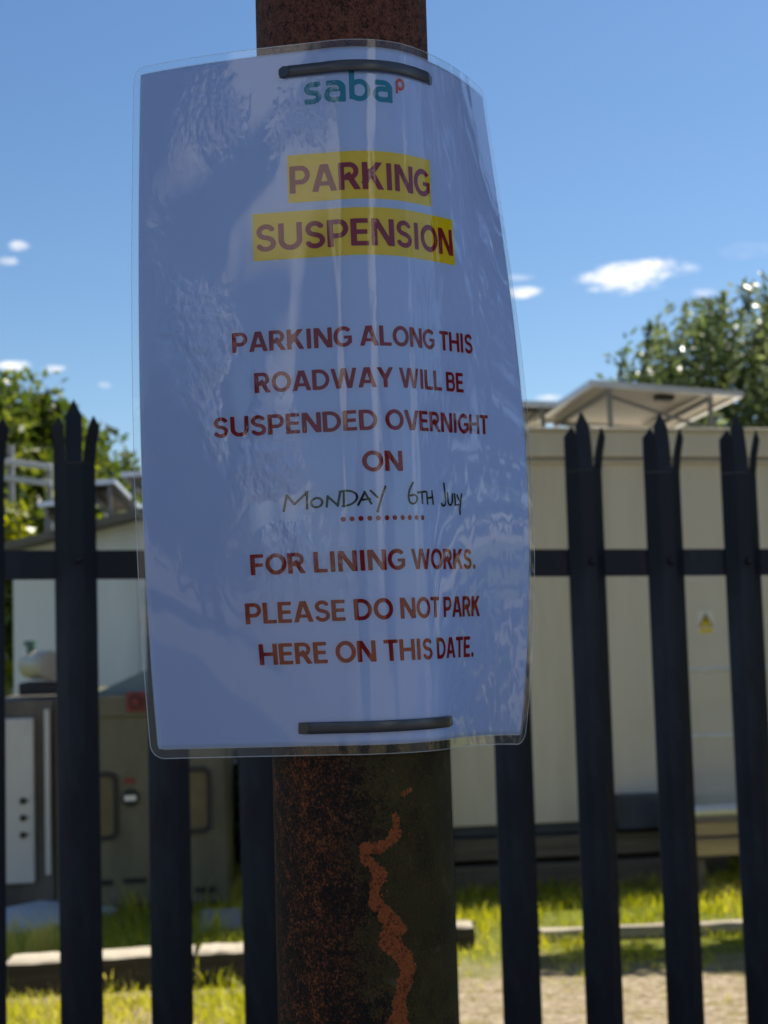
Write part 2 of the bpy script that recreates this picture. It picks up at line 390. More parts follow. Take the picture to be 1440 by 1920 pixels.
# ================================================================== laminated notice
FP = np.array([0.03, 0.01288, 0.10156, -0.01024, 0.00114, 0.09074, 0.80065, -0.16295, 0.19972, 1.41838, 3.623, 0.00428, 4.7996, 0.07808, -2.36181, 1.59156, 0.38209, 1.08344, -0.71586, 1.50262, -0.88464, 1.56936, -1.65072, 3.26845, 1.16706, 2.93125, 2.04851, -1.79126, 2.02304, 3.42039, -2.59405, 1.63166, -0.00606, 2.48591, 0.60605, 2.6097, -0.26799, 0.07463, -1.40559])
EXP = [(2, 1), (1, 2), (3, 0), (0, 3), (2, 2), (3, 1), (1, 3), (2, 0), (0, 2), (1, 1), (4, 0), (4, 1), (3, 2)]
GU = np.arange(-.012, .2221, .002); GV = np.arange(-.012, .3091, .002)
def build_surface():
    UU = np.linspace(-.16, .16, 641); h = UU[1]-UU[0]; Rr = RP+.0006; i0 = 320
    S = np.zeros((len(GV), len(GU), 3))
    for j, v in enumerate(GV):
        du = GU-.105; dv = v-.1485; t = dv/.1485; rho = FP[0]
        s = math.cos(rho)*du - math.sin(rho)*dv + FP[1]; w = math.sin(rho)*du + math.cos(rho)*dv + FP[2]
        pL = FP[3]+FP[4]*t+FP[5]*t*t; pR = FP[6]+FP[7]*t+FP[8]*t*t; kL = FP[9]+FP[11]*t; kR = FP[10]+FP[12]*t
        a = UU/Rr; ps = np.where(a > pR, pR+kR*(UU-pR*Rr), np.where(a < -pL, -pL+kL*(UU+pL*Rr), a))
        ker = np.ones(25)/25; ps = np.convolve(np.pad(ps, 12, mode='edge'), ker, 'valid')
        dx, dy = np.cos(ps), np.sin(ps)
        x = np.concatenate([[0], np.cumsum((dx[1:]+dx[:-1])/2*h)]); y = np.concatenate([[0], np.cumsum((dy[1:]+dy[:-1])/2*h)])
        x = x-x[i0]; y = y-y[i0]-Rr
        X = np.interp(s, UU, x); Y = np.interp(s, UU, y)
        aa = du/.105
        M = np.stack([aa**p*t**q for p, q in EXP], -1)*.001
        X = X+M@FP[13:26]; Wd = w+M@FP[26:39]
        rad = np.hypot(X, Y); need = RP+.0009
        k = np.where((rad < need) & (Y < 0.03), need/rad, 1.0); X = X*k; Y = Y*k
        S[j] = P_O + np.outer(X, E1) + np.outer(Y, E2) + np.outer(Wd, P_AX)
    return S
SURF = build_surface()
_du = np.gradient(SURF, axis=1); _dv = np.gradient(SURF, axis=0)
NRM = np.cross(_du, _dv); NRM /= np.linalg.norm(NRM, axis=2, keepdims=True)      # towards the camera
def sheet(u, v, off=0.0):
    """points on the bent sheet; u, v in metres on the flat page, off towards the reader"""
    u = np.atleast_1d(np.asarray(u, float)); v = np.atleast_1d(np.asarray(v, float))
    a = np.clip((u-GU[0])/.002, 0, len(GU)-1.001); b = np.clip((v-GV[0])/.002, 0, len(GV)-1.001)
    i = a.astype(int); j = b.astype(int); fa = (a-i)[:, None]; fb = (b-j)[:, None]
    def bil(G): return (G[j, i]*(1-fa)+G[j, i+1]*fa)*(1-fb)+(G[j+1, i]*(1-fa)+G[j+1, i+1]*fa)*fb
    n = bil(NRM); n /= np.linalg.norm(n, axis=1, keepdims=True)
    return bil(SURF)+n*np.reshape(off, (-1, 1) if np.ndim(off) else (1, 1))

NB = Vector(sheet([.105], [0])[0])
notice = empty('parking_notice', NB, 'laminated A4 white parking suspension notice with red lettering bent round the rusty pole', 'notice')
def sheet_obj(name, uv, faces, off, mats, parent, smooth=True, mi=None):
    uv = np.asarray(uv, float); P = sheet(uv[:, 0], uv[:, 1], off) - np.array(NB)
    me = bpy.data.meshes.new(name); me.from_pydata([tuple(p) for p in P], [], [tuple(f) for f in faces])
    lay = me.uv_layers.new(name='page')
    idx = np.zeros(len(me.loops), dtype=np.int32); me.loops.foreach_get('vertex_index', idx)
    lay.data.foreach_set('uv', (uv[idx]*10).astype(np.float32).ravel())
    for m in (mats if isinstance(mats, (list, tuple)) else [mats]): me.materials.append(m)
    if mi is not None: me.polygons.foreach_set('material_index', mi)
    if smooth: me.polygons.foreach_set('use_smooth', [True]*len(me.polygons))
    o = bpy.data.objects.new(name, me); COL.objects.link(o); o.parent = parent
    if parent is notice: pass
    return o

# paper, print and film materials
def paper_mat():
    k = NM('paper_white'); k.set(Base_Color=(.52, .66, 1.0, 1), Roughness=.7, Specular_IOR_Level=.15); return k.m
def ink(name, col):
    k = NM(name); k.set(Base_Color=(*col, 1), Roughness=.6, Specular_IOR_Level=.2); return k.m
M_PAPER = paper_mat(); M_RED = ink('ink_red', (.30, .005, .014)); M_YEL = ink('ink_yellow', (.86, .66, .008)); M_TEAL = ink('ink_teal', (.015, .27, .42)); M_ORANGE = ink('ink_orange', (.62, .10, .05)); M_PEN = ink('ink_pen', (.012, .012, .02))
def film_mat(name, white=0.0):
    k = NM(name); n = k.n
    tr = n.new('ShaderNodeBsdfTransparent'); gl = n.new('ShaderNodeBsdfGlossy'); gl.inputs['Roughness'].default_value = .03
    tr.inputs[0].default_value = (.97, .98, .98, 1)
    fr = n.new('ShaderNodeFresnel'); fr.inputs['IOR'].default_value = 1.52
    mx = n.new('ShaderNodeMixShader')
    # ripples: vertical creases, orange peel and soft buckles
    uvn = n.new('ShaderNodeUVMap'); uvn.uv_map = 'page'
    def nz(scale, st, det, loc=(0, 0, 0)):
        mp = n.new('ShaderNodeMapping'); mp.inputs['Scale'].default_value = st; mp.inputs['Location'].default_value = loc; k.l.new(uvn.outputs[0], mp.inputs[0])
        t = n.new('ShaderNodeTexNoise'); t.inputs['Scale'].default_value = scale; t.inputs['Detail'].default_value = det; k.l.new(mp.outputs[0], t.inputs['Vector']); return t.outputs[0]
    q = n.new('ShaderNodeSeparateXYZ'); k.l.new(uvn.outputs[0], q.inputs[0]); U, V = q.outputs[0], q.outputs[1]      # decimetres on the page
    def gauss(x, c, w):
        d = k.math('DIVIDE', k.math('SUBTRACT', x, c), w); return k.math('POWER', 2.718, k.math('MULTIPLY', k.math('MULTIPLY', d, d), -1.0))
    # creases where the stiff film breaks over the pole: thin ridges running down the page
    wob = k.math('MULTIPLY', k.math('SUBTRACT', nz(5, (.3, 1, 1), 3), .5), .05)
    fine = k.math('MULTIPLY', k.math('SUBTRACT', nz(60, (.5, 1, 1), 3), .5), .022)
    Uw = k.math('ADD', U, k.math('ADD', wob, fine))
    ridge = None
    for c, w, hgt, seed in ((1.235, .011, 1.0, 0), (1.15, .010, .55, 3), (1.055, .014, .5, 6)):
        am = k.math('MULTIPLY', k.math('SUBTRACT', nz(2.2, (0, 1, 0), 4, (0, seed, 0)), .34), 3.0, clamp=True)
        r_ = k.math('MULTIPLY', gauss(Uw, c, w), k.math('MULTIPLY', am, hgt)); ridge = r_ if ridge is None else k.math('ADD', ridge, r_)
    b1 = n.new('ShaderNodeBump'); b1.inputs['Strength'].default_value = 1; b1.inputs['Distance'].default_value = .00020; k.l.new(ridge, b1.inputs['Height'])
    # broad buckles
    b2 = n.new('ShaderNodeBump'); b2.inputs['Strength'].default_value = 1; b2.inputs['Distance'].default_value = .0008; k.l.new(nz(1.9, (1.3, .45, 1), 2), b2.inputs['Height']); k.l.new(b1.outputs[0], b2.inputs['Normal'])
    # crinkled bands: a slanting one down the left half, another under the logo, and odd patches
    band = gauss(k.math('ADD', U, k.math('MULTIPLY', V, .42)), 1.00, .17)
    band = k.math('MULTIPLY', band, k.math('MULTIPLY', gauss(V, 1.35, .75), 1.0))
    band2 = k.math('MULTIPLY', gauss(U, .55, .3), gauss(V, 2.72, .16))
    patch = k.math('MULTIPLY', k.math('SUBTRACT', nz(2.6, (1, .8, 1), 3, (4, 2, 0)), .55), 5.0, clamp=True)
    cm = k.math('ADD', k.math('MULTIPLY', k.math('ADD', band, band2), 1.0), k.math('MULTIPLY', patch, .08))
    cr = k.math('MULTIPLY', nz(26, (1, .7, 1), 4), k.math('MULTIPLY', cm, k.math('MULTIPLY', k.math('SUBTRACT', nz(3.4, (1, .6, 1), 4, (2, 7, 0)), .44), 6.0, clamp=True)))
    b3 = n.new('ShaderNodeBump'); b3.inputs['Strength'].default_value = 1; b3.inputs['Distance'].default_value = .0012; k.l.new(cr, b3.inputs['Height']); k.l.new(b2.outputs[0], b3.inputs['Normal'])
    b2 = b3
    k.l.new(b2.outputs[0], gl.inputs['Normal']); k.l.new(b2.outputs[0], fr.inputs['Normal'])
    fac = k.math('MULTIPLY', fr.outputs[0], 1.15, clamp=True)
    k.l.new(fac, mx.inputs[0]); k.l.new(tr.outputs[0], mx.inputs[1]); k.l.new(gl.outputs[0], mx.inputs[2])
    if white > 0:
        df = n.new('ShaderNodeBsdfDiffuse'); df.inputs[0].default_value = (.85, .87, .88, 1)
        tl = n.new('ShaderNodeBsdfTranslucent'); tl.inputs[0].default_value = (.85, .87, .88, 1)
        ad = n.new('ShaderNodeMixShader'); k.l.new(df.outputs[0], ad.inputs[1]); k.l.new(tl.outputs[0], ad.inputs[2])
        m2 = n.new('ShaderNodeMixShader'); m2.inputs[0].default_value = white
        k.l.new(mx.outputs[0], m2.inputs[1]); k.l.new(ad.outputs[0], m2.inputs[2]); k.l.new(m2.outputs[0], k.out.inputs[0])
    else: k.l.new(mx.outputs[0], k.out.inputs[0])
    return k.m
M_FILM = film_mat('clear_film'); M_BORDER = film_mat('film_border', .05); M_EDGE = film_mat('film_edge', .55)

def grid_sheet(name, us, vs, off, mats, parent, mi_fn=None, solid=0.0):
    us = np.asarray(us); vs = np.asarray(vs); nu, nv = len(us), len(vs)
    uv = [(u, v) for v in vs for u in us]
    fs = [(j*nu+i, j*nu+i+1, (j+1)*nu+i+1, (j+1)*nu+i) for j in range(nv-1) for i in range(nu-1)]
    mi = [mi_fn((us[f % nu]+us[f % nu+1])/2, (vs[f//nu]+vs[f//nu+1])/2) for f in [q[0] for q in fs]] if mi_fn else None
    o = sheet_obj(name, uv, fs, off, mats, parent, True, mi)
    if solid:
        md = o.modifiers.new('thickness', 'SOLIDIFY'); md.thickness = solid; md.offset = -1
    return o
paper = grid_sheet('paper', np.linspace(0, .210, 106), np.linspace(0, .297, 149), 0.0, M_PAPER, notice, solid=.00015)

# film: rounded-corner pouch, one mesh with a welded border and a cut edge with its glint put in as whiter colour
def make_film():
    u0, u1, v0, v1, rc = -.0036, .2136, -.0040, .3004, .006
    us = sorted(set([round(x, 6) for x in list(np.linspace(0, .210, 106)) + [u0, u0+.0004, -.0002, .0002, .2098, .2102, u1-.0004, u1] + list(np.linspace(u0, u0+rc, 9)) + list(np.linspace(u1-rc, u1, 9))]))
    vs = sorted(set([round(x, 6) for x in list(np.linspace(0, .297, 149)) + [v0, v0+.0004, -.0002, .0002, .2968, .2972, v1-.0004, v1] + list(np.linspace(v0, v0+rc, 9)) + list(np.linspace(v1-rc, v1, 9))]))
    def warp(u, v):
        cx = min(max(u, u0+rc), u1-rc); cy = min(max(v, v0+rc), v1-rc); dx, dy = u-cx, v-cy
        if dx and dy:
            m = max(abs(dx), abs(dy)); l = math.hypot(dx, dy); return cx+dx*m/l, cy+dy*m/l
        return u, v
    nu, nv = len(us), len(vs)
    uv = [warp(u, v) for v in vs for u in us]
    fs = [(j*nu+i, j*nu+i+1, (j+1)*nu+i+1, (j+1)*nu+i) for j in range(nv-1) for i in range(nu-1)]
    mi = []
    for f in fs:
        u = sum(us[k % nu] for k in f)/4; v = sum(vs[k//nu] for k in f)/4
        e = min(u-u0, u1-u, v-v0, v1-v); ip = (-.0002 < u < .2102 and -.0002 < v < .2972)
        onpe = ip and (u < .0002 or u > .2098 or v < .0002 or v > .2968)
        mi.append(2 if e < .0004 or onpe else (0 if ip else 1))
    return sheet_obj('laminate_film', uv, fs, .0005, [M_FILM, M_BORDER, M_EDGE], notice, True, mi)
make_film()

# ------------------------------------------------------------------ lettering: strokes -> distance field -> mesh
def arc(cx, cy, rx, ry, a0, a1, n=22): return [(cx+rx*math.cos(R(a0+(a1-a0)*k/n)), cy+ry*math.sin(R(a0+(a1-a0)*k/n))) for k in range(n+1)]
BIG = 1e5
S_, H_, C_ = .208, .172, .195        # stem, bar and curve weights (cap height = 1)
def ln(x0, y0, x1, y1, w=S_, clip=(-BIG, BIG, 0, 1)): return ([(x0, y0), (x1, y1)], w, clip)
def ext(x0, y0, x1, y1, w=S_):      # a diagonal, lengthened past both ends and cut flat at foot and cap line
    k = .35; dx, dy = x1-x0, y1-y0; return ([(x0-dx*k, y0-dy*k), (x1+dx*k, y1+dy*k)], w, (-BIG, BIG, 0, 1))
NC = (-BIG, BIG, -BIG, BIG)
def stem(x): return ln(x, -.3, x, 1.3)
def bar(x0, x1, y, w=H_): return ([(x0, y), (x1, y)], w, NC)
GL = {
 'A': (.88, [ext(.105, 0, .405, 1), ext(.775, 0, .475, 1), bar(.22, .66, .29, .155)]),
 'B': (.76, [stem(.11), ([(.1, .9175), (.42, .9175)] + arc(.42, .723, .19, .1945, 90, -90) + [(.1, .5285)], .165, NC), ([(.1, .5285), (.44, .5285)] + arc(.44, .3055, .205, .223, 90, -90) + [(.1, .0825)], .165, NC)]),
 'D': (.84, [stem(.11), ([(.1, .9175), (.33, .9175)] + arc(.33, .5, .40, .4175, 90, -90) + [(.1, .0825)], C_*.93, NC)]),
 'E': (.66, [stem(.11), bar(.1, .61, .9175), bar(.1, .57, .51), bar(.1, .62, .0825)]),
 'F': (.62, [stem(.11), bar(.1, .59, .9175), bar(.1, .55, .48)]),
 'G': (.86, [(arc(.46, .5, .365, .42, 42, 322), C_, NC), ([(.765, .16), (.765, .53)], .18, NC), bar(.49, .855, .465, .15)]),
 'H': (.84, [stem(.11), stem(.73), bar(.1, .74, .51)]),
 'I': (.34, [stem(.17)]),
 'K': (.80, [stem(.11), ext(.20, .40, .64, 1), ext(.38, .56, .69, 0)]),
 'L': (.62, [stem(.11), bar(.1, .60, .0825)]),
 'N': (.86, [stem(.11), stem(.75), ext(.135, 1, .725, 0)]),
 'O': (.92, [(arc(.46, .5, .365, .42, 0, 360, 40), C_, NC)]),
 'P': (.74, [stem(.11), ([(.1, .9175), (.40, .9175)] + arc(.40, .66, .24, .2575, 90, -90) + [(.1, .4025)], C_*.92, NC)]),
 'R': (.78, [stem(.11), ([(.1, .9175), (.40, .9175)] + arc(.40, .68, .23, .2375, 90, -90) + [(.1, .4425)], C_*.92, NC), ext(.41, .45, .67, 0)]),
 'S': (.72, [(arc(.365, .712, .235, .203, 22, 255, 24) + arc(.36, .283, .255, .208, 68, -160, 26), .18, NC)]),
 'T': (.72, [stem(.36), bar(.02, .70, .9175)]),
 'U': (.84, [([(.11, 1.3), (.11, .38)] + arc(.42, .38, .31, .295, 180, 360) + [(.73, 1.3)], .192, (-BIG, BIG, -BIG, 1))]),
 'V': (.84, [ext(.09, 1, .38, 0), ext(.75, 1, .46, 0)]),
 'W': (1.22, [ext(.09, 1, .33, 0, .185), ext(.58, 1, .365, 0, .185), ext(.64, 1, .855, 0, .185), ext(1.13, 1, .89, 0, .185)]),
 'Y': (.80, [([(-.05, 1.25), (.40, .42)], S_, (-BIG, BIG, -BIG, 1)), ([(.85, 1.25), (.40, .42)], S_, (-BIG, BIG, -BIG, 1)), ([(.40, .46), (.40, -.3)], S_, (-BIG, BIG, 0, 1))]),
 '.': (.32, [([(.16, .02), (.16, .20)], .20, NC)]),
 # logo letters, x-height = 1
 's': (.84, [([(.74, .885), (.42, .885)] + arc(.38, .70, .235, .185, 90, 255, 14) + arc(.38, .315, .29, .20, 68, -90, 16) + [(.06, .115)], .23, NC)]),
 'a': (.98, [([(.10, .885), (.42, .885)] + arc(.50, .62, .30, .265, 90, 0, 12) + [(.80, .0)], .23, (-BIG, BIG, 0, 9)), ([(.80, .60), (.40, .60)] + arc(.36, .36, .25, .24, 90, 270, 16) + [(.62, .12), (.80, .20)], .23, NC)]),
 'b': (1.0, [([(.14, 1.75), (.14, .12)], .23, (-BIG, BIG, 0, 1.5)), (arc(.46, .5, .36, .39, 130, -130, 28) + [(.14, .115)], .23, NC)]),
}
def text_prims(txt, kern=.0):
    x = 0; out = []
    for ch in txt:
        if ch == ' ': x += .30; continue
        w, pr = GL[ch]
        out += [([(a+x, b) for a, b in pts], wd, (cl[0]+x, cl[1]+x, cl[2], cl[3])) for pts, wd, cl in pr]
        x += w+kern
    return out, x-kern
def prims_extent(prims):
    xs = [a for pts, w, cl in prims for a, b in pts]; return xs
def field_mesh(prims, h, round_caps=False):
    """signed distance of all strokes on a grid (units of h = caller's), returns verts, faces of the filled shape"""
    allp = np.array([p for pts, w, cl in prims for p in pts]); mw = max(w for _, w, _ in prims)
    ylo = max(allp[:, 1].min(), -.6); yhi = min(allp[:, 1].max(), 1.9 if not round_caps else 99)
    if round_caps: ylo = allp[:, 1].min()
    x0, y0 = allp[:, 0].min()-mw, ylo-mw; nx = int((allp[:, 0].max()+mw-x0)/h)+2; ny = int((yhi+mw-y0)/h)+2
    FLD = np.full((ny, nx), 9.0)
    for pts, w, cl in prims:
        P = np.array(pts); a0 = max(int((P[:, 0].min()-w-x0)/h)-1, 0); a1 = min(int((P[:, 0].max()+w-x0)/h)+2, nx)
        b0 = max(int((P[:, 1].min()-w-y0)/h)-1, 0); b1 = min(int((P[:, 1].max()+w-y0)/h)+2, ny)
        if a1 <= a0 or b1 <= b0: continue
        X, Y = np.meshgrid(x0+np.arange(a0, a1)*h, y0+np.arange(b0, b1)*h)
        D = np.full(X.shape, 9.0); n = len(P)-1
        closed = np.hypot(*(P[0]-P[-1])) < 1e-6
        for i in range(n):
            d = P[i+1]-P[i]; l = math.hypot(*d)
            if l < 1e-9: continue
            t = ((X-P[i][0])*d[0]+(Y-P[i][1])*d[1])/l; s = np.abs((X-P[i][0])*-d[1]+(Y-P[i][1])*d[0])/l
            tc_ = np.clip(t, 0, l); dd = np.hypot(t-tc_, s)-w/2
            if not round_caps and not closed:
                if i == 0: dd = np.where(t < 0, np.maximum(np.maximum(s-w/2, -t), dd*0-t), dd)
                if i == n-1: dd = np.where(t > l, np.maximum(np.maximum(s-w/2, t-l), t-l), dd)
            D = np.minimum(D, dd)
        D = np.maximum(D, np.maximum(np.maximum(cl[0]-X, X-cl[1]), np.maximum(cl[2]-Y, Y-cl[3])))
        FLD[b0:b1, a0:a1] = np.minimum(FLD[b0:b1, a0:a1], D)
    verts = []; faces = []; key = {}
    def vid(k, x, y):
        if k not in key: key[k] = len(verts); verts.append((x, y))
        return key[k]
    ins = FLD < 0; cnt = ins[:-1, :-1].astype(int)+ins[1:, :-1]+ins[:-1, 1:]+ins[1:, 1:]
    for j, i in zip(*np.nonzero(cnt)):
        cs = [(j, i), (j, i+1), (j+1, i+1), (j+1, i)]; poly = []
        for q in range(4):
            a, b = cs[q], cs[(q+1) % 4]; fa, fb = FLD[a], FLD[b]
            if fa < 0: poly.append(vid(a, x0+a[1]*h, y0+a[0]*h))
            if (fa < 0) != (fb < 0):
                t = fa/(fa-fb); t = min(max(t, .02), .98); k = (a, b) if a < b else (b, a)
                poly.append(vid(k, x0+(a[1]+(b[1]-a[1])*t)*h, y0+(a[0]+(b[0]-a[0])*t)*h))
        if len(poly) >= 3: faces.append(poly)
    return verts, faces
def print_text(name, prims, umap, vmap, h, mat, off=.00012, parent=None, **kw):
    vs, fs = field_mesh(prims, h, **kw)
    uv = [(umap(x, y), vmap(x, y)) for x, y in vs]
    return sheet_obj(name, uv, fs, off, mat, parent or paper)
def fit_text(name, txt, half, v_base, cap, mat, off=.00012, kern=.055, uc=.105):
    prims, W = text_prims(txt, kern)
    lo = .02; hi = W-.02; s = 2*half/(hi-lo)
    return print_text(name, prims, lambda x, y: uc-half+(x-lo)*s, lambda x, y: v_base+y*cap, .30e-3/cap, mat, off)

# yellow highlight boxes
for half, va, vb in ((.0357, .2323, .2530), (.0520, .2079, .2286)):
    b = grid_sheet('highlight', np.linspace(.105-half, .105+half, 40), np.linspace(va, vb, 12), .00006, M_YEL, paper)
fit_text('heading', 'PARKING', .0348, .2363, .0118, M_RED)
fit_text('heading', 'SUSPENSION', .0506, .2119, .0118, M_RED)
for txt, half, vb in (('PARKING ALONG THIS', .0624, .1681), ('ROADWAY WILL BE', .0534, .1499), ('SUSPENDED OVERNIGHT', .0721, .1314), ('ON', .0090, .1135),
                      ('FOR LINING WORKS.', .0593, .0712), ('PLEASE DO NOT PARK', .0629, .0506), ('HERE ON THIS DATE.', .0583, .0333)):
    fit_text('text_line', txt, half, vb, .0088, M_RED)
# dotted line
dots = [([(i*1.0, 0), (i*1.0+.001, 0)], .58, NC) for i in range(11)]
print_text('dotted_line', dots, lambda x, y: .0862+x*.00376, lambda x, y: .0934+y*.00376, .08, M_RED, round_caps=True)
# logo
pl, Wl = text_prims('saba', .06)
print_text('logo', pl, lambda x, y: .0772+x*(.1190-.0772)/Wl, lambda x, y: .2742+y*.0094, .035, M_TEAL)
print_text('logo_mark', [(arc(.5, .55, .36, .38, -150, 190, 30), .26, NC), ([(.16, .70), (.16, -.25)], .24, NC)], lambda x, y: .1200+x*.0054, lambda x, y: .2800+y*.0052, .06, M_ORANGE)
# handwritten date; strokes given in photograph pixels relative to the word's own box
def hand():
    G = []
    def st(*pts):           # smooth a hand stroke
        P = [np.array(p, float) for p in pts]
        for _ in range(2):
            Q = [P[0]]
            for a, b in zip(P[:-1], P[1:]): Q += [a*.75+b*.25, a*.25+b*.75]
            Q.append(P[-1]); P = Q
        G.append(([tuple(p) for p in P], 2.9, NC))
    def sh(*pts): G.append(([tuple(map(float, p)) for p in pts], 2.9, NC))
    # coordinates: zoom pixels of the crop (origin 220,540, scale 1.8), y down
    sh((566, 748), (577, 697)); sh((577, 697), (596, 728), (634, 690)); sh((632, 690), (630, 744))
    st((657, 712), (644, 716), (641, 732), (652, 742), (668, 738), (674, 724), (668, 712), (655, 711))
    sh((684, 741), (688, 707)); sh((688, 708), (714, 738)); sh((714, 740), (722, 700))
    sh((731, 741), (733, 694)); st((722, 695), (748, 692), (768, 704), (768, 722), (752, 738), (728, 742))
    sh((770, 740), (790, 700)); sh((789, 699), (806, 738)); sh((778, 725), (803, 722))
    sh((806, 696), (824, 718)); st((848, 684), (838, 712), (828, 742), (822, 764))
    st((938, 672), (924, 694), (918, 720), (924, 740), (942, 740), (952, 724), (944, 710), (926, 714))
    sh((954, 704), (988, 700)); sh((970, 703), (971, 738))
    sh((992, 702), (994, 740)); sh((1016, 698), (1020, 740)); sh((993, 722), (1019, 718))
    st((1074, 672), (1077, 700), (1080, 730), (1076, 744), (1064, 746), (1060, 738))
    st((1090, 702), (1090, 722), (1093, 740), (1104, 744), (1112, 732), (1114, 706)); 
    sh((1124, 706), (1127, 742)); st((1126, 742), (1136, 742), (1142, 740))
    sh((1136, 710), (1148, 728)); st((1160, 706), (1154, 730), (1148, 756), (1150, 772))
    return [([(x, -y) for x, y in pts], w, cl) for pts, w, cl in G]
HAND = hand()
# page coordinates: u across, v up; the crop's zoom pixel is about 1/7.9 mm on the page
def hu(x, y):
    t = (x-566)/(1160-566); return .0612+t*.0925+ .0*t
def hv(x, y):
    t = (x-566)/(1160-566); return .0984+t*.0005+(y+745)*(.0078/58)
print_text('handwriting', [([(x, y) for x, y in pts], 6.6, cl) for pts, w, cl in HAND], hu, hv, 1.3, M_PEN, off=.00018, round_caps=True)

# ================================================================== cable ties
def make_tie(ua, ub, v, va, vb, label):
    """strap runs over the face of the notice between its two punched slots, then round the back of the pole"""
    hw, th = .0024, .0011
    n = 40; us = np.linspace(ua, ub, n); vv = va+(vb-va)*(us-ua)/(ub-ua)
    lift = .0009+.0006*np.sin(np.linspace(0, PI, n)); lift[0] = -.0006; lift[1] = .0004; lift[-1] = -.0006; lift[-2] = .0004
    C0 = sheet(us, vv, lift); nrm = sheet(us, vv, lift+.001)-C0; nrm /= np.linalg.norm(nrm, axis=1, keepdims=True)
    # round the back of the pole
    def ang(p):
        q = p-P_O; return math.atan2(np.dot(q, E1), -np.dot(q, E2))
    a1, a0 = ang(C0[-1]), ang(C0[0]); zc0 = np.dot(C0[0]-P_O, P_AX); zc1 = np.dot(C0[-1]-P_O, P_AX)
    m = 36; pts = []; nn = []
    r0, r1 = [math.hypot(np.dot(C0[k]-P_O, E1), np.dot(C0[k]-P_O, E2)) for k in (0, -1)]
    for k in range(1, m):
        t = k/m; a = a1+(2*PI+a0-a1)*t; rr = RP+.0014+(max(r1-RP-.0014, 0))*max(0, 1-t*5)**2+(max(r0-RP-.0014, 0))*max(0, 1-(1-t)*5)**2
        zc = zc1+(zc0-zc1)*t; rad = E1*math.sin(a)-E2*math.cos(a)
        pts.append(P_O+P_AX*zc+rad*rr); nn.append(rad)
    Cc = np.vstack([C0, np.array(pts)]); Nn = np.vstack([nrm, np.array(nn)]); K = len(Cc)
    base = Vector(C0[0]); t = empty('cable_tie', base, label, 'cable tie', 'cable ties holding the notice to the pole')
    mb = MB(); vs = []
    prof = [(-hw, 0), (-hw, th*.7), (-hw*.75, th), (hw*.75, th), (hw, th*.7), (hw, 0)]
    for c, nv_ in zip(Cc, Nn):
        for s, d in prof: vs.append(tuple(c+P_AX*s+nv_*d-np.array(base)))
    q = len(prof); fs = [((i % K)*q+k, (i % K)*q+(k+1) % q, ((i+1) % K)*q+(k+1) % q, ((i+1) % K)*q+k) for i in range(K) for k in range(q)]
    mb.add(vs, fs); mb.build('strap', MAT['tie_black'], t, smooth=True)
    # rounded shoulder of the strap where it dives into the slot
    hb = MB(); e = C0[1]; tgt = C0[2]-C0[1]; tgt /= np.linalg.norm(tgt)
    k = 14
    ring = [(math.cos(2*PI*i/k)*hw*1.04, math.sin(2*PI*i/k)*hw*1.04) for i in range(k)]
    vs = [tuple(e+tgt*a+P_AX*b+nrm[1]*d-np.array(base)) for d in (-.0004, th+.00025) for a, b in ring]
    hb.add(vs, [tuple(range(k)), tuple(range(2*k-1, k-1, -1))]+[(i, (i+1) % k, k+(i+1) % k, k+i) for i in range(k)])
    hb.build('slot_bend', MAT['tie_black'], t, smooth=True)
    # locking head just past the other slot
    g = MB(); e = C0[-1]; M = Matrix((Vector(nrm[-1]), Vector(np.cross(P_AX, nrm[-1])), Vector(P_AX))).transposed().to_4x4()
    g.box(Vector(e)-base-Vector(nrm[-1])*.0016+Vector(np.cross(P_AX, nrm[-1]))*.0006, (.0042, .0044, .0066), M, bev=.0007)
    g.build('head', MAT['tie_black'], t, smooth=True)
make_tie(.0668, .1440, .2888, .2887, .2891, 'black cable tie across the top of the notice just above its teal logo')
make_tie(.0612, .1392, .0072, .0071, .0073, 'black cable tie across the bottom of the notice below the last red line')

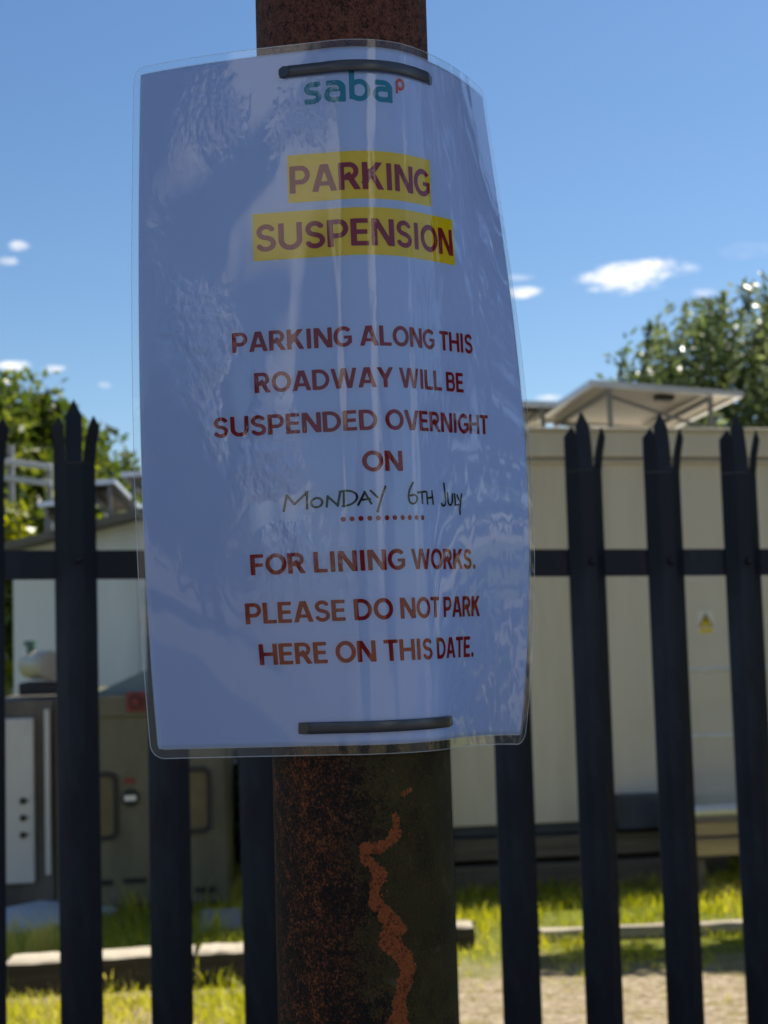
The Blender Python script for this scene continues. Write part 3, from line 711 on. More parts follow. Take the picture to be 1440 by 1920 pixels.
# ================================================================== palisade fence
FA = R(11.12); F0 = np.array([-.51678604, 2.36640361])
def make_fence():
    o = at(720, 1055, 2.4)
    fx = Vector((math.cos(FA), math.sin(FA), 0)); 
    zr = at(138, 1058, 2.366).z                       # rail height at the first pale
    z8 = at(1397, 1053, 2.366+8*.15*math.sin(FA)).z
    slope = (z8-zr)/(8*.15)
    M = Matrix((fx, Vector((-math.sin(FA), math.cos(FA), 0)), Vector((0, 0, 1)))).transposed().to_4x4()
    M.translation = Vector((F0[0], F0[1], 0))
    t = empty('palisade_fence', M, 'dark navy steel palisade fence with three-pronged pales on a flat rail behind the notice', 'fence')
    zt = zr                                           # local rail height at x = 0
    # pale: W section; local x along the fence, y away from the reader
    TH = .0028
    def pale_bm(fl):
        mb = MB()
        hw = .0325; cw = .0125; back = .016
        # cross-section corner points
        prof = [(-hw, back), (-cw, 0), (cw, 0), (hw, back)]
        zb, zs = .02-zt, .163                          # relative to the rail centre; split starts at zs
        zr_ = [zb, -.6, -.1, .05, zs]
        def strip(rows):
            """rows: list of lists of (x,y,z); thickened along y"""
            m = len(rows[0]); vs = [p for r_ in rows for p in r_]+[(p[0], p[1]+TH, p[2]) for r_ in rows for p in r_]; q = len(rows)*m
            fs = []
            for i in range(len(rows)-1):
                for k in range(m-1):
                    a, b, c, d = i*m+k, i*m+k+1, (i+1)*m+k+1, (i+1)*m+k
                    fs += [(a, b, c, d), (q+d, q+c, q+b, q+a)]
                fs += [(i*m, (i+1)*m, q+(i+1)*m, q+i*m), (i*m+m-1, q+i*m+m-1, q+(i+1)*m+m-1, (i+1)*m+m-1)]
            fs += [tuple(range(m-1, -1, -1))[:m] + tuple(range(q, q+m)), tuple(range((len(rows)-1)*m, len(rows)*m))+tuple(range(q+len(rows)*m-1, q+(len(rows)-1)*m-1, -1))]
            mb.add(vs, fs)
        strip([[(x, y, z) for x, y in prof] for z in zr_])
        # middle spike, set back a little towards the tip
        strip([[(-cw, 0, zs+.0004), (cw, 0, zs+.0004)], [(-cw*1.05, .006, .205), (cw*1.05, .006, .205)], [(-cw*1.0, .013, .246), (cw*1.0, .013, .246)], [(-.0012, .016, .272), (.0012, .016, .272)]])
        # two outer prongs, the right one splayed outwards
        for s, splay in ((-1, .0015), (1, .0095)):
            rows = []
            for z, fr_, inn, out_ in ((zs+.0004, 0, 0, 1), (.196, .35, .05, 1), (.226, .85, .12, 1), (.243, 1, .40, .48)):
                sp = splay*fr_; xi, xo = cw, hw
                a_ = xi+(xo-xi)*inn; b_ = xi+(xo-xi)*out_; ya = back*inn-.004*fr_; yb = back*out_-.004*fr_
                pi_ = (s*(a_+sp), ya, z); po = (s*(b_+sp), yb, z); rows.append([pi_, po] if s > 0 else [po, pi_])
            strip(rows)
        return mb
    proto = pale_bm(0).build('pale', MAT['navy_paint'], t, smooth=False)
    bb = MB(); bb.tube([(.004, -.0005, 0), (.004, -.006, 0)], [.0075, .006], 10); bb.tube([(.004, -.006, 0), (.004, -.0075, 0)], [.0055, .003], 10)
    bolt = bb.build('bolt', MAT['bolt_steel'], proto, smooth=True)
    rnd = random.Random(4)
    for i in range(-6, 15):
        p = proto if i == -6 else proto.copy(); b = bolt
        if i != -6:
            COL.objects.link(p); p.parent = t; b = bolt.copy(); COL.objects.link(b); b.parent = p
        x = i*.15
        p.location = (x, 0, zt+slope*x + (rnd.random()-.5)*.004 + (.006 if i == 0 else 0)); p.rotation_euler = (0, slope*-.0+(rnd.random()-.5)*.008, (rnd.random()-.5)*.04)
        p.scale = (1.06, 1, 1)
    # rails: angle section behind the pales
    for dz in (0, -1.22):
        mb = MB(); x0, x1 = -1.0, 2.25; y0 = .020
        prof = [(y0, .0245), (y0+.045, .0245), (y0+.045, .0195), (y0+.005, .0195), (y0+.005, -.0245), (y0, -.0245)]
        vs = [(x, y, zt+slope*x+z+dz) for x in (x0, x1) for y, z in prof]; n = len(prof)
        mb.add(vs, [tuple(range(n)), tuple(range(2*n-1, n-1, -1))]+[(k, (k+1) % n, n+(k+1) % n, n+k) for k in range(n)])
        mb.build('rail', MAT['navy_paint'], t)
    return t
make_fence()

# ================================================================== things beyond the fence
def wall_frame(px0, px1, Y0, Y1, tilt=0.0):
    """frame whose local x runs along a wall from (px0,Y0) to (px1,Y1), y away from the reader"""
    a = at(px0, 1300, Y0); b = at(px1, 1300, Y1); d = Vector((b.x-a.x, b.y-a.y, 0)).normalized()
    M = Matrix((d, Vector((-d.y, d.x, 0)), Vector((0, 0, 1)))).transposed().to_4x4(); M.translation = Vector((a.x, a.y, 0))
    return M @ Matrix.Rotation(tilt, 4, 'Y')
def hit(M, px, py, y=0.0):
    """local (x, z) where the pixel ray meets the plane local-y = y"""
    Mi = M.inverted(); d = Mi.to_3x3() @ Vector(ray(px, py)); o = Mi @ Vector(CAM); t = (y-o.y)/d.y; p = o+d*t
    return p.x, p.z

CM = wall_frame(700, 1440, 7.80, 8.18, .010)
def make_cabin():
    t = empty('equipment_cabin', CM, 'cream flat-roofed equipment cabin on timber bearers carrying tilted solar panels', 'cabin')
    zt = hit(CM, 1200, 808)[1]; zl = hit(CM, 1200, 862)[1]; zb = hit(CM, 1100, 1541)[1]
    x0, x1 = 0.0, 4.6; D = 2.3; w = x1-x0
    mb = MB(); mb.box(((x0+x1)/2, D/2, (zb+zl)/2), (w, D, zl-zb), bev=.008); mb.build('wall', MAT['cream_panel'], t)
    mb = MB(); mb.box(((x0+x1)/2, D/2, (zl+zt)/2+.004), (w+.05, D+.05, zt-zl-.012), bev=.012); rf = mb.build('roof_fascia', MAT['cream_panel'], t)
    mb = MB(); mb.box(((x0+x1)/2, D/2, zt+.004), (w+.09, D+.09, .018), bev=.004); mb.build('roof_edge', MAT['cream_trim'], rf)
    mb = MB(); mb.box(((x0+x1)/2, -.014, zl-.012), (w, .026, .022), bev=.004); mb.build('trim_strip', MAT['cream_trim'], t)
    z2 = hit(CM, 1000, 1566)[1]
    mb = MB(); mb.box(((x0+1.98)/2, D/2, (zb+z2)/2-.002), (1.98-x0, D-.04, zb-z2-.004), bev=.006); mb.build('skid', MAT['skid_steel'], t)
    # dark threshold box at the foot of the wall
    a = hit(CM, 1158, 1494, -.14); b = hit(CM, 1242, 1551, -.14)
    mb = MB(); mb.prism([(a[0], b[1]), (b[0]+.1, b[1]), (b[0]+.1, a[1]), (a[0]+.02, a[1])], -.14, -.002); mb.build('threshold', MAT['skid_steel'], t)
    return t, zt, zb, z2
cabin, C_ZT, C_ZB, C_Z2 = make_cabin()

def cab_pt(px, py, y=0.0):
    x, z = hit(CM, px, py, y); return CM @ Vector((x, y, z))
# warning sign on the cabin
def make_warning():
    a = hit(CM, 1309, 1188, -.006); b = hit(CM, 1338, 1146, -.006)
    cx, cz = (a[0]+b[0])/2, (a[1]+b[1])/2; w, h = b[0]-a[0], b[1]-a[1]
    M = CM @ Matrix.Translation((cx, -.003, cz))
    t = empty('warning_sign', M, 'small white sign with a yellow warning triangle fixed to the cream cabin wall', 'sign')
    mb = MB(); mb.box((0, 0, 0), (w, .004, h), bev=.0015); mb.build('plate', MAT['sign_white'], t)
    s = w*.46
    mb = MB(); mb.prism([(-s, -s*.55), (s, -s*.55), (0, s*1.2)], -.0035, -.0022); mb.build('triangle', MAT['sign_black'], t)
    q = s*.80
    mb = MB(); mb.prism([(-q, -q*.58), (q, -q*.58), (0, q*1.12)], -.0045, -.0036); mb.build('yellow_field', MAT['sign_yellow'], t)
    mb = MB(); mb.prism([(-.12*s, .55*s), (.16*s, .55*s), (.02*s, .2*s), (.18*s, .2*s), (-.08*s, -.35*s), (.0, .08*s), (-.16*s, .08*s)], -.0055, -.0046); mb.build('symbol', MAT['sign_black'], t)
    mb = MB(); mb.box((0, -.0028, -h*.36), (w*.8, .0012, h*.2)); mb.build('text_band', MAT['sign_yellow'], t)
make_warning()

# solar panels standing on the cabin roof
def make_panel(corners, label, legs, group, parent_z, name='solar_panel', thick=.035):
    """corners: near-left, near-right, far-right, far-left in world space"""
    nl_, nr_, fr_, fl_ = [Vector(c) for c in corners]
    base = Vector(((nl_.x+fr_.x)/2, (nl_.y+fr_.y)/2, parent_z))
    t = empty(name, base, label, 'solar panel', group)
    X = (nr_-nl_); Yv = (fl_-nl_); wx, wy = X.length, Yv.length; ex = X.normalized(); ey = (Yv-ex*Yv.dot(ex)).normalized(); ez = ex.cross(ey)
    M = Matrix((ex, ey, ez)).transposed().to_4x4(); M.translation = (nl_+nr_)/2+ey*(wy/2)-base
    fw = .035
    mb = MB()
    for c, s in (((0, -wy/2+fw/2, 0), (wx, fw, thick)), ((0, wy/2-fw/2, 0), (wx, fw, thick)), ((-wx/2+fw/2, 0, 0), (fw, wy-2*fw, thick)), ((wx/2-fw/2, 0, 0), (fw, wy-2*fw, thick))):
        mb.box(M @ Vector(c), s, M.to_3x3().to_4x4())
    mb.build('frame', MAT['alu_frame'], t)
    mb = MB(); mb.box(M @ Vector((0, 0, .004)), (wx-2*fw, wy-2*fw, .006), M.to_3x3().to_4x4()); mb.build('back_sheet', MAT['back_sheet'], t)
    mb = MB(); mb.box(M @ Vector((0, 0, .0095)), (wx-2*fw, wy-2*fw, .003), M.to_3x3().to_4x4()); mb.build('glass', MAT['solar_glass'], t)
    mb = MB(); mb.box(M @ Vector((wx*.06, -wy*.33, -.014)), (.11, .08, .026), M.to_3x3().to_4x4(), bev=.004); mb.build('junction_box', MAT['black_rubber'], t)
    br = []
    for fx_ in legs:
        top = M @ Vector((wx*(fx_-.5), -wy/2+.05, -thick/2)); low = M @ Vector((wx*(fx_-.5), wy/2-.06, -thick/2))
        lg = MB(); lg.box((top.x, top.y, (top.z)/2), (.028, .028, top.z), bev=.003); lg.build('leg', MAT['bar_grey'], t)
        bc = MB(); bc.tube([(top.x+.03, top.y+.03, max(top.z*.12, .02)), (low.x, low.y, low.z-.005)], .013, 6); bc.build('brace', MAT['bar_grey'], t)
        rl = MB(); d = low-top; rl.box((top+low)/2+M.to_3x3() @ Vector((0, 0, -.016)), (.03, d.length, .03), M.to_3x3().to_4x4()); rl.build('support_rail', MAT['bar_grey'], t)
    cr = MB(); a = M @ Vector((wx*(legs[0]-.5), -wy/2+.09, 0)); b = M @ Vector((wx*(legs[-1]-.5), -wy/2+.09, 0))
    cr.tube([(a.x, a.y, a.z-.05), (b.x, b.y, .05)], .011, 6); cr.build('cross_brace', MAT['bar_grey'], t)
    return t
roof_z = (CM @ Vector((1.5, 0, C_ZT))).z+.013
G1 = 'solar panels on the cream cabin roof'
make_panel([at(1106, 717, 8.35), at(1394, 739, 8.50), at(1334, 800, 9.75), at(1036, 790, 9.62)], 'large tilted solar panel at the right of the cream cabin roof seen from below', (.14, .80), G1, roof_z)
make_panel([at(905, 754, 9.1), at(1075, 759, 9.2), at(1030, 800, 10.0), at(862, 796, 9.9)], 'smaller partly hidden solar panel just right of the notice edge on the cream cabin roof', (.25, .68), G1, roof_z)

# bearers under the cabin, step, pipe and handrail
def timber(name, pa, pb, hgt, dep, mat, label, cat, group=None, seed=1, top_mat=None):
    """a squared timber whose near top edge runs from pa to pb (world)"""
    pa, pb = Vector(pa), Vector(pb); d = pb-pa; l = d.length; ex = d.normalized(); ey = Vector((-ex.y, ex.x, 0)).normalized(); ez = ex.cross(ey)
    M = Matrix((ex, ey, ez)).transposed().to_4x4(); M.translation = (pa+pb)/2 + ey*dep/2 - ez*hgt
    mb = MB(); rnd = random.Random(seed); k = 14; n = 8
    vs = []
    for i in range(k+1):
        x = -l/2+l*i/k; j = lambda s: (rnd.random()-.5)*s
        for y, z in ((-.5, .06), (-.5, .94), (-.44, 1.0), (.44, 1.0), (.5, .94), (.5, .06), (.44, 0), (-.44, 0)):
            vs.append((x+(j(.02) if i in (0, k) else 0), y*dep+j(.006), z*hgt+j(.005)))
    fs = [(i*n+q, i*n+(q+1) % n, (i+1)*n+(q+1) % n, (i+1)*n+q) for i in range(k) for q in range(n)]+[tuple(range(n-1, -1, -1)), tuple(range(k*n, k*n+n))]
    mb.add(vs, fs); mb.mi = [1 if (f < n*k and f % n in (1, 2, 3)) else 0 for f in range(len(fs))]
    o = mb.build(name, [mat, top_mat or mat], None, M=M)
    return tag(o, label, cat, group)
GB = 'timber bearers under the cream cabin'
def cab_local(x, y, z): return CM @ Vector((x, y, z))
xa = .0; xb = 1.98
z_a = hit(CM, 1000, 1569, -.03)[1]; z_b = hit(CM, 1000, 1610, -.03)[1]; z_c = hit(CM, 1000, 1622, -.07)[1]; 
timber('timber_bearer', cab_local(xa, -.03, z_a), cab_local(xb, -.03, z_a), z_a-z_b, .26, MAT['beam_wood'], 'upper dark timber bearer directly under the cream cabin skid', 'timber', GB)
timber('timber_bearer', cab_local(xa-.2, -.07, z_c), cab_local(xb-.02, -.07, z_c), z_c-.005, .30, MAT['beam_wood'], 'lower dark timber bearer lying on the ground under the cream cabin', 'timber', GB, seed=5)
# brown step boards at the right
y_ = -.52
za = hit(CM, 1345, 1541, y_)[1]; zb = hit(CM, 1345, 1570, y_)[1]; zc = hit(CM, 1345, 1604, y_)[1]; xl = hit(CM, 1288, 1550, y_)[0]
GS = 'brown boards of the step beside the cabin'
timber('step_board', cab_local(xl, y_, za), cab_local(xl+1.4, y_, za), za-zb-.006, .26, MAT['step_wood'], 'upper brown timber board below the galvanised pipe by the cabin', 'step board', GS, seed=7)
timber('step_board', cab_local(xl, y_-.03, zb), cab_local(xl+1.4, y_-.03, zb), zb-zc, .28, MAT['step_wood'], 'lower brown timber board under the galvanised pipe by the cabin', 'step board', GS, seed=9)
for k, lab in ((0.06, 'short dark block under the left end of the brown step boards'), (1.3, 'short dark block under the far right end of the brown step boards')):
    tm = MB(); tm.box((0, 0, 0), (.1, .2, zc-.012), bev=.006)
    o = tm.build('step_support', MAT['beam_wood'], None, M=Matrix.Translation(cab_local(xl+k, y_+.1, zc/2-.004))); tag(o, lab, 'support')
mb = MB(); p = cab_pt(1262, 1524, -.50); q = cab_pt(1480, 1512, -.50); mb.tube([p-p, q-p], .028, 16)
o = mb.build('galvanised_pipe', MAT['galvanised'], None, smooth=True, M=Matrix.Translation(p)); tag(o, 'shiny galvanised pipe lying level in front of the cream cabin above brown boards', 'pipe')
def make_handrail():
    p = cab_pt(1285, 1257, -.32); q = cab_pt(1490, 1249, -.32); r0 = cab_pt(1285, 1381, -.32); r1 = cab_pt(1490, 1377, -.32)
    b0 = cab_pt(1279, 1520, -.32)
    t = empty('handrail', Vector((p.x, p.y, 0)), 'two thin silver handrail bars beside the warning sign in front of the cabin', 'handrail')
    B = Vector((p.x, p.y, 0))
    for a, b in ((p, q), (r0, r1)):
        mb = MB(); mb.tube([a-B, b-B], .013, 10); mb.build('bar', MAT['galvanised'], t, smooth=True)
    for a in (p, q):
        mb = MB(); x, y = a.x-B.x, a.y-B.y; mb.tube([(x, y, za+.0), (x, y, a.z+.02)], .014, 10); mb.build('post', MAT['galvanised'], t, smooth=True)
make_handrail()

# ------------------------------------------------------------------ white shed on the left
SM = wall_frame(20, 520, 9.6, 9.3, 0.0)
def make_shed():
    t = empty('white_shed', SM, 'white panelled shed with a dark sloping roof carrying solar panels, left behind the fence', 'shed')
    pl_ = hit(SM, 24, 1028); pr_ = hit(SM, 270, 966); sl = (pr_[1]-pl_[1])/(pr_[0]-pl_[0])
    zb = hit(SM, 430, 1503)[1]; xr = hit(SM, 500, 1200)[0]; zl = pl_[1]-.03; zr = pl_[1]+sl*(xr-pl_[0])-.03; D = 2.2
    xl = pl_[0]
    mb = MB(); mb.prism([(xl, zb), (xr, zb), (xr, zr), (xl, zl)], 0, D); w = mb.build('wall', MAT['white_panel'], t)
    mb = MB()
    for k in range(1, 6):
        x = xl+(xr-xl)*k/6; zt_ = zl+(zr-zl)*k/6-.06
        mb.box((x, -.003, (zb+zt_)/2), (.012, .006, zt_-zb))
    mb.build('panel_joint', MAT['white_panel'], w)
    th = .05; ov = .10
    mb = MB(); mb.prism([(xl-ov, zl-sl*ov), (xr+ov, zr+sl*ov), (xr+ov, zr+sl*ov+th), (xl-ov, zl-sl*ov+th)], -.22, D+.1); mb.build('roof', MAT['roof_sheet'], t)
    for x in (xl+.12, xr-.12):
        for y in (.12, D-.12):
            mb = MB(); mb.box((x, y, (zb-.006)/2), (.18, .18, zb-.008), bev=.006); mb.build('foot', MAT['concrete'], t)
    return t, xl, xr, zl, zr, sl
shed = make_shed()
G2 = 'solar panels on the white shed roof'
def shed_panel(pts, Yn, Yf, label, legs=(.2, .8)):
    (a, b), (c, d), (e, f), (g, h) = pts
    P = [at(a, b, Yn), at(c, d, Yn-.01), at(e, f, Yf), at(g, h, Yf+.01)]
    zb = min(p.z for p in P)-.22
    make_panel(P, label, legs, G2, zb)
shed_panel([(226, 890), (330, 884), (306, 930), (202, 938)], 9.9, 10.8, 'brown-backed solar panel nearest the notice on the white shed roof')
shed_panel([(150, 906), (216, 902), (198, 952), (130, 958)], 10.1, 10.9, 'middle solar panel above the spiked pale on the white shed roof')
shed_panel([(70, 946), (136, 940), (124, 984), (56, 990)], 10.1, 10.8, 'lowest solar panel at the left end of the white shed roof')

# ------------------------------------------------------------------ guard rail far left
def make_guard():
    Y = 11.5; b = ground(22, 1500); b = at(22, 1030, Y); B = Vector((b.x, b.y, 0))
    t = empty('guard_rail', B, 'white two-bar guard rail on a grey post in front of the left tree', 'railing')
    p0 = at(22, 835, Y); mb = MB(); mb.box((0, 0, p0.z/2), (.045, .045, p0.z), bev=.006); mb.build('post', MAT['rail_post'], t)
    p1 = at(93, 868, Y+.1); mb = MB(); mb.box((p1.x-B.x, p1.y-B.y, p1.z/2), (.04, .04, p1.z), bev=.006); mb.build('post', MAT['rail_post'], t)
    for ya, yb in ((862, 876), (893, 907)):
        a = at(-60, ya-6, Y-.08); b = at(17, ya+1, Y-.05); c = at(97, yb, Y+.02)
        for p, q in ((a, b), (b, c)):
            pass
        mb = MB(); d = (c-a); M = d.to_track_quat('X', 'Z').to_matrix().to_4x4(); mb.box((a+c)/2-B, (d.length, .03, .048), M, bev=.006); mb.build('bar', MAT['white_rail'], t)
make_guard()

# ------------------------------------------------------------------ olive generator cabinet on the left
GM = wall_frame(0, 430, 7.45, 7.55, 0.0)
def make_generator():
    h = lambda px, py, y=0.0: hit(GM, px, py, y)
    t = empty('generator_cabinet', GM, 'weathered olive generator cabinet with rounded black-edged hatches behind the left pales', 'generator')
    x0 = h(-25, 1500)[0]; xm = h(104, 1500)[0]; x1 = h(428, 1500)[0]; zt = h(200, 1303)[1]; zb = .03; D = 1.3
    mb = MB(); mb.box(((xm+x1)/2, D/2, (zt+zb)/2), (x1-xm, D, zt-zb), bev=.02); body = mb.build('body', MAT['olive_paint'], t)
    za = h(200, 1346)[1]
    mb = MB(); mb.box(((xm+x1)/2+.01, -.012, (za+zt)/2), (x1-xm-.04, .022, zt-za-.012), bev=.005); mb.build('top_band', MAT['olive_paint'], t)
    # left bay: brown frame round a grey door
    mb = MB(); mb.box(((x0+xm)/2-.004, D/2, (zt+zb)/2), (xm-x0-.008, D-.05, zt-zb-.03), bev=.01); mb.build('end_frame', MAT['brown_frame'], t)
    d0 = h(6, 1348); d1 = h(66, 1655); 
    mb = MB(); mb.box(((x0+.04+d1[0])/2, .008, (d0[1]+d1[1])/2), (d1[0]-x0-.04, .05, d0[1]-d1[1]), bev=.008); door = mb.build('door', MAT['grey_door'], t)
    a = h(83, 1330); b = h(96, 1640); mb = MB(); mb.box(((a[0]+b[0])/2, .004, (a[1]+b[1])/2), (b[0]-a[0], .03, a[1]-b[1]), bev=.005); mb.build('corner_strip', MAT['grey_door'], t)
    for py in (1501, 1533, 1565):
        c = h(44, py); mb = MB(); mb.tube([(c[0], -.017, c[1]), (c[0], -.04, c[1])], [.018, .012], 10); mb.box((c[0]+.012, -.036, c[1]+.004), (.035, .008, .010), bev=.002); mb.build('latch', MAT['black_rubber'], door, smooth=True)
    # rounded hatches
    for pa, pb, pc, pd in ((118, 1447, 221, 1578), (300, 1437, 395, 1564)):
        a = h(pa, pd); b = h(pc, pb); o = rrect(a[0], a[1], b[0], b[1], .045); i = rrect(a[0]+.022, a[1]+.022, b[0]-.022, b[1]-.022, .030)
        mb = MB(); ring_prism(mb, o, i, -.026, -.001); hh = mb.build('hatch_seal', MAT['black_rubber'], t)
        mb = MB(); mb.prism(i, -.010, -.002); mb.build('hatch', MAT['recess_brown'], hh)
    # red stop button
    c = h(256, 1315); mb = MB(); mb.box((c[0], -.030, c[1]), (.105, .014, .105), bev=.006); sb = mb.build('stop_plate', MAT['red_paint'], t)
    mb = MB(); n = 24; ring_prism(mb, [(c[0]+.042*math.cos(2*PI*k/n), c[1]+.042*math.sin(2*PI*k/n)) for k in range(n)], [(c[0]+.022*math.cos(2*PI*k/n), c[1]+.022*math.sin(2*PI*k/n)) for k in range(n)], -.050, -.038); mb.build('button_ring', MAT['dark_red'], sb, smooth=True)
    mb = MB(); mb.tube([(c[0], -.037, c[1]), (c[0], -.060, c[1])], [.020, .018], 18); mb.build('button', MAT['red_paint'], sb, smooth=True)
    # red sticker and round lock
    c = h(243, 1464); mb = MB(); mb.box((c[0], -.004, c[1]), (.055, .004, .030)); mb.build('red_sticker', MAT['red_paint'], t)
    c = h(245, 1496); mb = MB(); mb.tube([(c[0], -.001, c[1]), (c[0], -.022, c[1])], [.046, .042], 20); lk = mb.build('lock', MAT['black_rubber'], t, smooth=True)
    mb = MB(); mb.box((c[0], -.025, c[1]+.002), (.06, .004, .026)); mb.build('lock_label', MAT['sign_white'], lk)
    for px0, px1, py in ((190, 212, 1655), (232, 275, 1651), (366, 405, 1668)):
        a = h(px0, py+6); b = h(px1, py-6); mb = MB(); mb.box(((a[0]+b[0])/2, -.004, (a[1]+b[1])/2), (b[0]-a[0], .005, b[1]-a[1])); mb.build('vent_slot', MAT['black_rubber'], t)
    # sloping cover on the roof
    a = h(170, 1301); b = h(300, 1243); c = h(300, 1301)
    mb = MB(); mb.prism([(a[0], zt+.002), (c[0]+.25, zt+.002), (c[0]+.25, b[1]+.08), (b[0], b[1])], .12, .8); mb.build('sloped_cover', MAT['teal_cover'], t)
    # black mount, white drum and its cap
    a = h(38, 1300, .2); b = h(112, 1278, .2)
    mb = MB(); mb.box(((a[0]+b[0])/2+.02, .35, (zt+b[1])/2), (b[0]-a[0]+.06, .3, b[1]-zt-.004), bev=.01); mb.build('drum_mount', MAT['black_rubber'], t)
    c = h(92, 1248, .2); r_ = .078
    p = Vector((c[0]+.02, .17, c[1]+.0)); q = p+Vector((-.16, .34, 0))
    dv = (q-p).normalized(); mb = MB(); mb.tube([p-dv*.014, p-dv*.010, p, q, q+dv*.012], [r_*.80, r_*.95, r_, r_, r_*.9], 28); mb.tube([p+dv*.04, p+dv*.05], [r_*1.03, r_*1.03], 28); dr = mb.build('drum', MAT['tank_white'], t, smooth=True)
    c = h(56, 1211, .4); mb = MB(); mb.tube([(c[0], .42, c[1]-.06), (c[0], .42, c[1]+.0), (c[0], .42, c[1]+.002), (c[0], .42, c[1]+.028)], [.022, .022, .038, .036], 18); mb.build('drum_cap', MAT['green_cap'], dr, smooth=True)
make_generator()

# ------------------------------------------------------------------ boards, slabs and sleepers in the grass
def flat_board(name, pl, pr, dep, th, tilt, mat, label, cat, group=None, lift=.0):
    a, b = ground(*pl, z=th), ground(*pr, z=th); d = b-a; ang = math.atan2(d.y, d.x)
    M = Matrix.Translation((a+b)/2+Vector((0, 0, -th/2+.004+lift))) @ Matrix.Rotation(ang, 4, 'Z') @ Matrix.Rotation(tilt, 4, 'X')
    mb = MB(); mb.box((0, dep/2, 0), (d.length, dep, th), bev=min(.006, th*.2)); o = mb.build(name, mat, None, M=M); return tag(o, label, cat, group)
flat_board('pale_board', (-30, 1762), (222, 1706), .34, .03, R(9), MAT['blue_board'], 'long pale bluish board lying in shaded grass before the generator', 'board')
flat_board('stone_slab', (376, 1742), (452, 1738), .36, .06, R(3), MAT['rail_post'], 'grey stone slab lying in shaded grass left of the pole', 'slab')
GT = 'weathered sleepers lying along the grass verge'
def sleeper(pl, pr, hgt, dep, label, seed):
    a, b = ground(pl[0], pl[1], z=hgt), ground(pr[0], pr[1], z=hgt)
    return timber('timber_sleeper', a, b, hgt, dep, MAT['sleeper_side_shaded'], label, 'sleeper', GT, seed=seed, top_mat=MAT['sleeper_wood'])
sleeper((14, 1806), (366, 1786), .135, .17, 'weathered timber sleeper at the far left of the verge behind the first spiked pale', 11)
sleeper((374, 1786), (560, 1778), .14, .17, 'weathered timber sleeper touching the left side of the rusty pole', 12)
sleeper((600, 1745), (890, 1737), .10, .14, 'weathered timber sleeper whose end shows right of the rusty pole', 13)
a, b = ground(1014, 1745, z=.055), ground(1560, 1722, z=.055)
timber('edging_plank', a, b, .05, .06, MAT['sleeper_wood'], 'thin pale edging plank lying in sunlit grass right of the pole', 'plank', seed=14)

# ================================================================== vegetation
def leaf_mesh(name, C, size, mat, parent, rng, up_bias=.0, tone=None, elong=1.0):
    n = len(C)
    nrm = rng.normal(size=(n, 3)); nrm[:, 2] += up_bias; nrm /= np.linalg.norm(nrm, axis=1, keepdims=True)
    a = rng.normal(size=(n, 3)); a -= nrm*np.sum(a*nrm, 1, keepdims=True); a /= np.linalg.norm(a, axis=1, keepdims=True); b = np.cross(nrm, a)
    s = size*(.6+.8*rng.random((n, 1)))
    V = np.stack([C-a*s*elong, C-b*s*.45, C+a*s*elong, C+b*s*.45], 1).reshape(-1, 3)
    me = bpy.data.meshes.new(name); me.vertices.add(4*n); me.vertices.foreach_set('co', V.ravel())
    me.loops.add(4*n); me.loops.foreach_set('vertex_index', np.arange(4*n)); me.polygons.add(n)
    me.polygons.foreach_set('loop_start', np.arange(n)*4); me.update(calc_edges=True)
    tn = rng.random(n) if tone is None else np.clip(tone+.25*(rng.random(n)-.5), 0, 1)
    me.attributes.new('tone', 'FLOAT', 'POINT').data.foreach_set('value', np.repeat(tn, 4).astype(np.float32))
    me.materials.append(mat); o = bpy.data.objects.new(name, me); COL.objects.link(o)
    if parent is not None: o.parent = parent
    return o
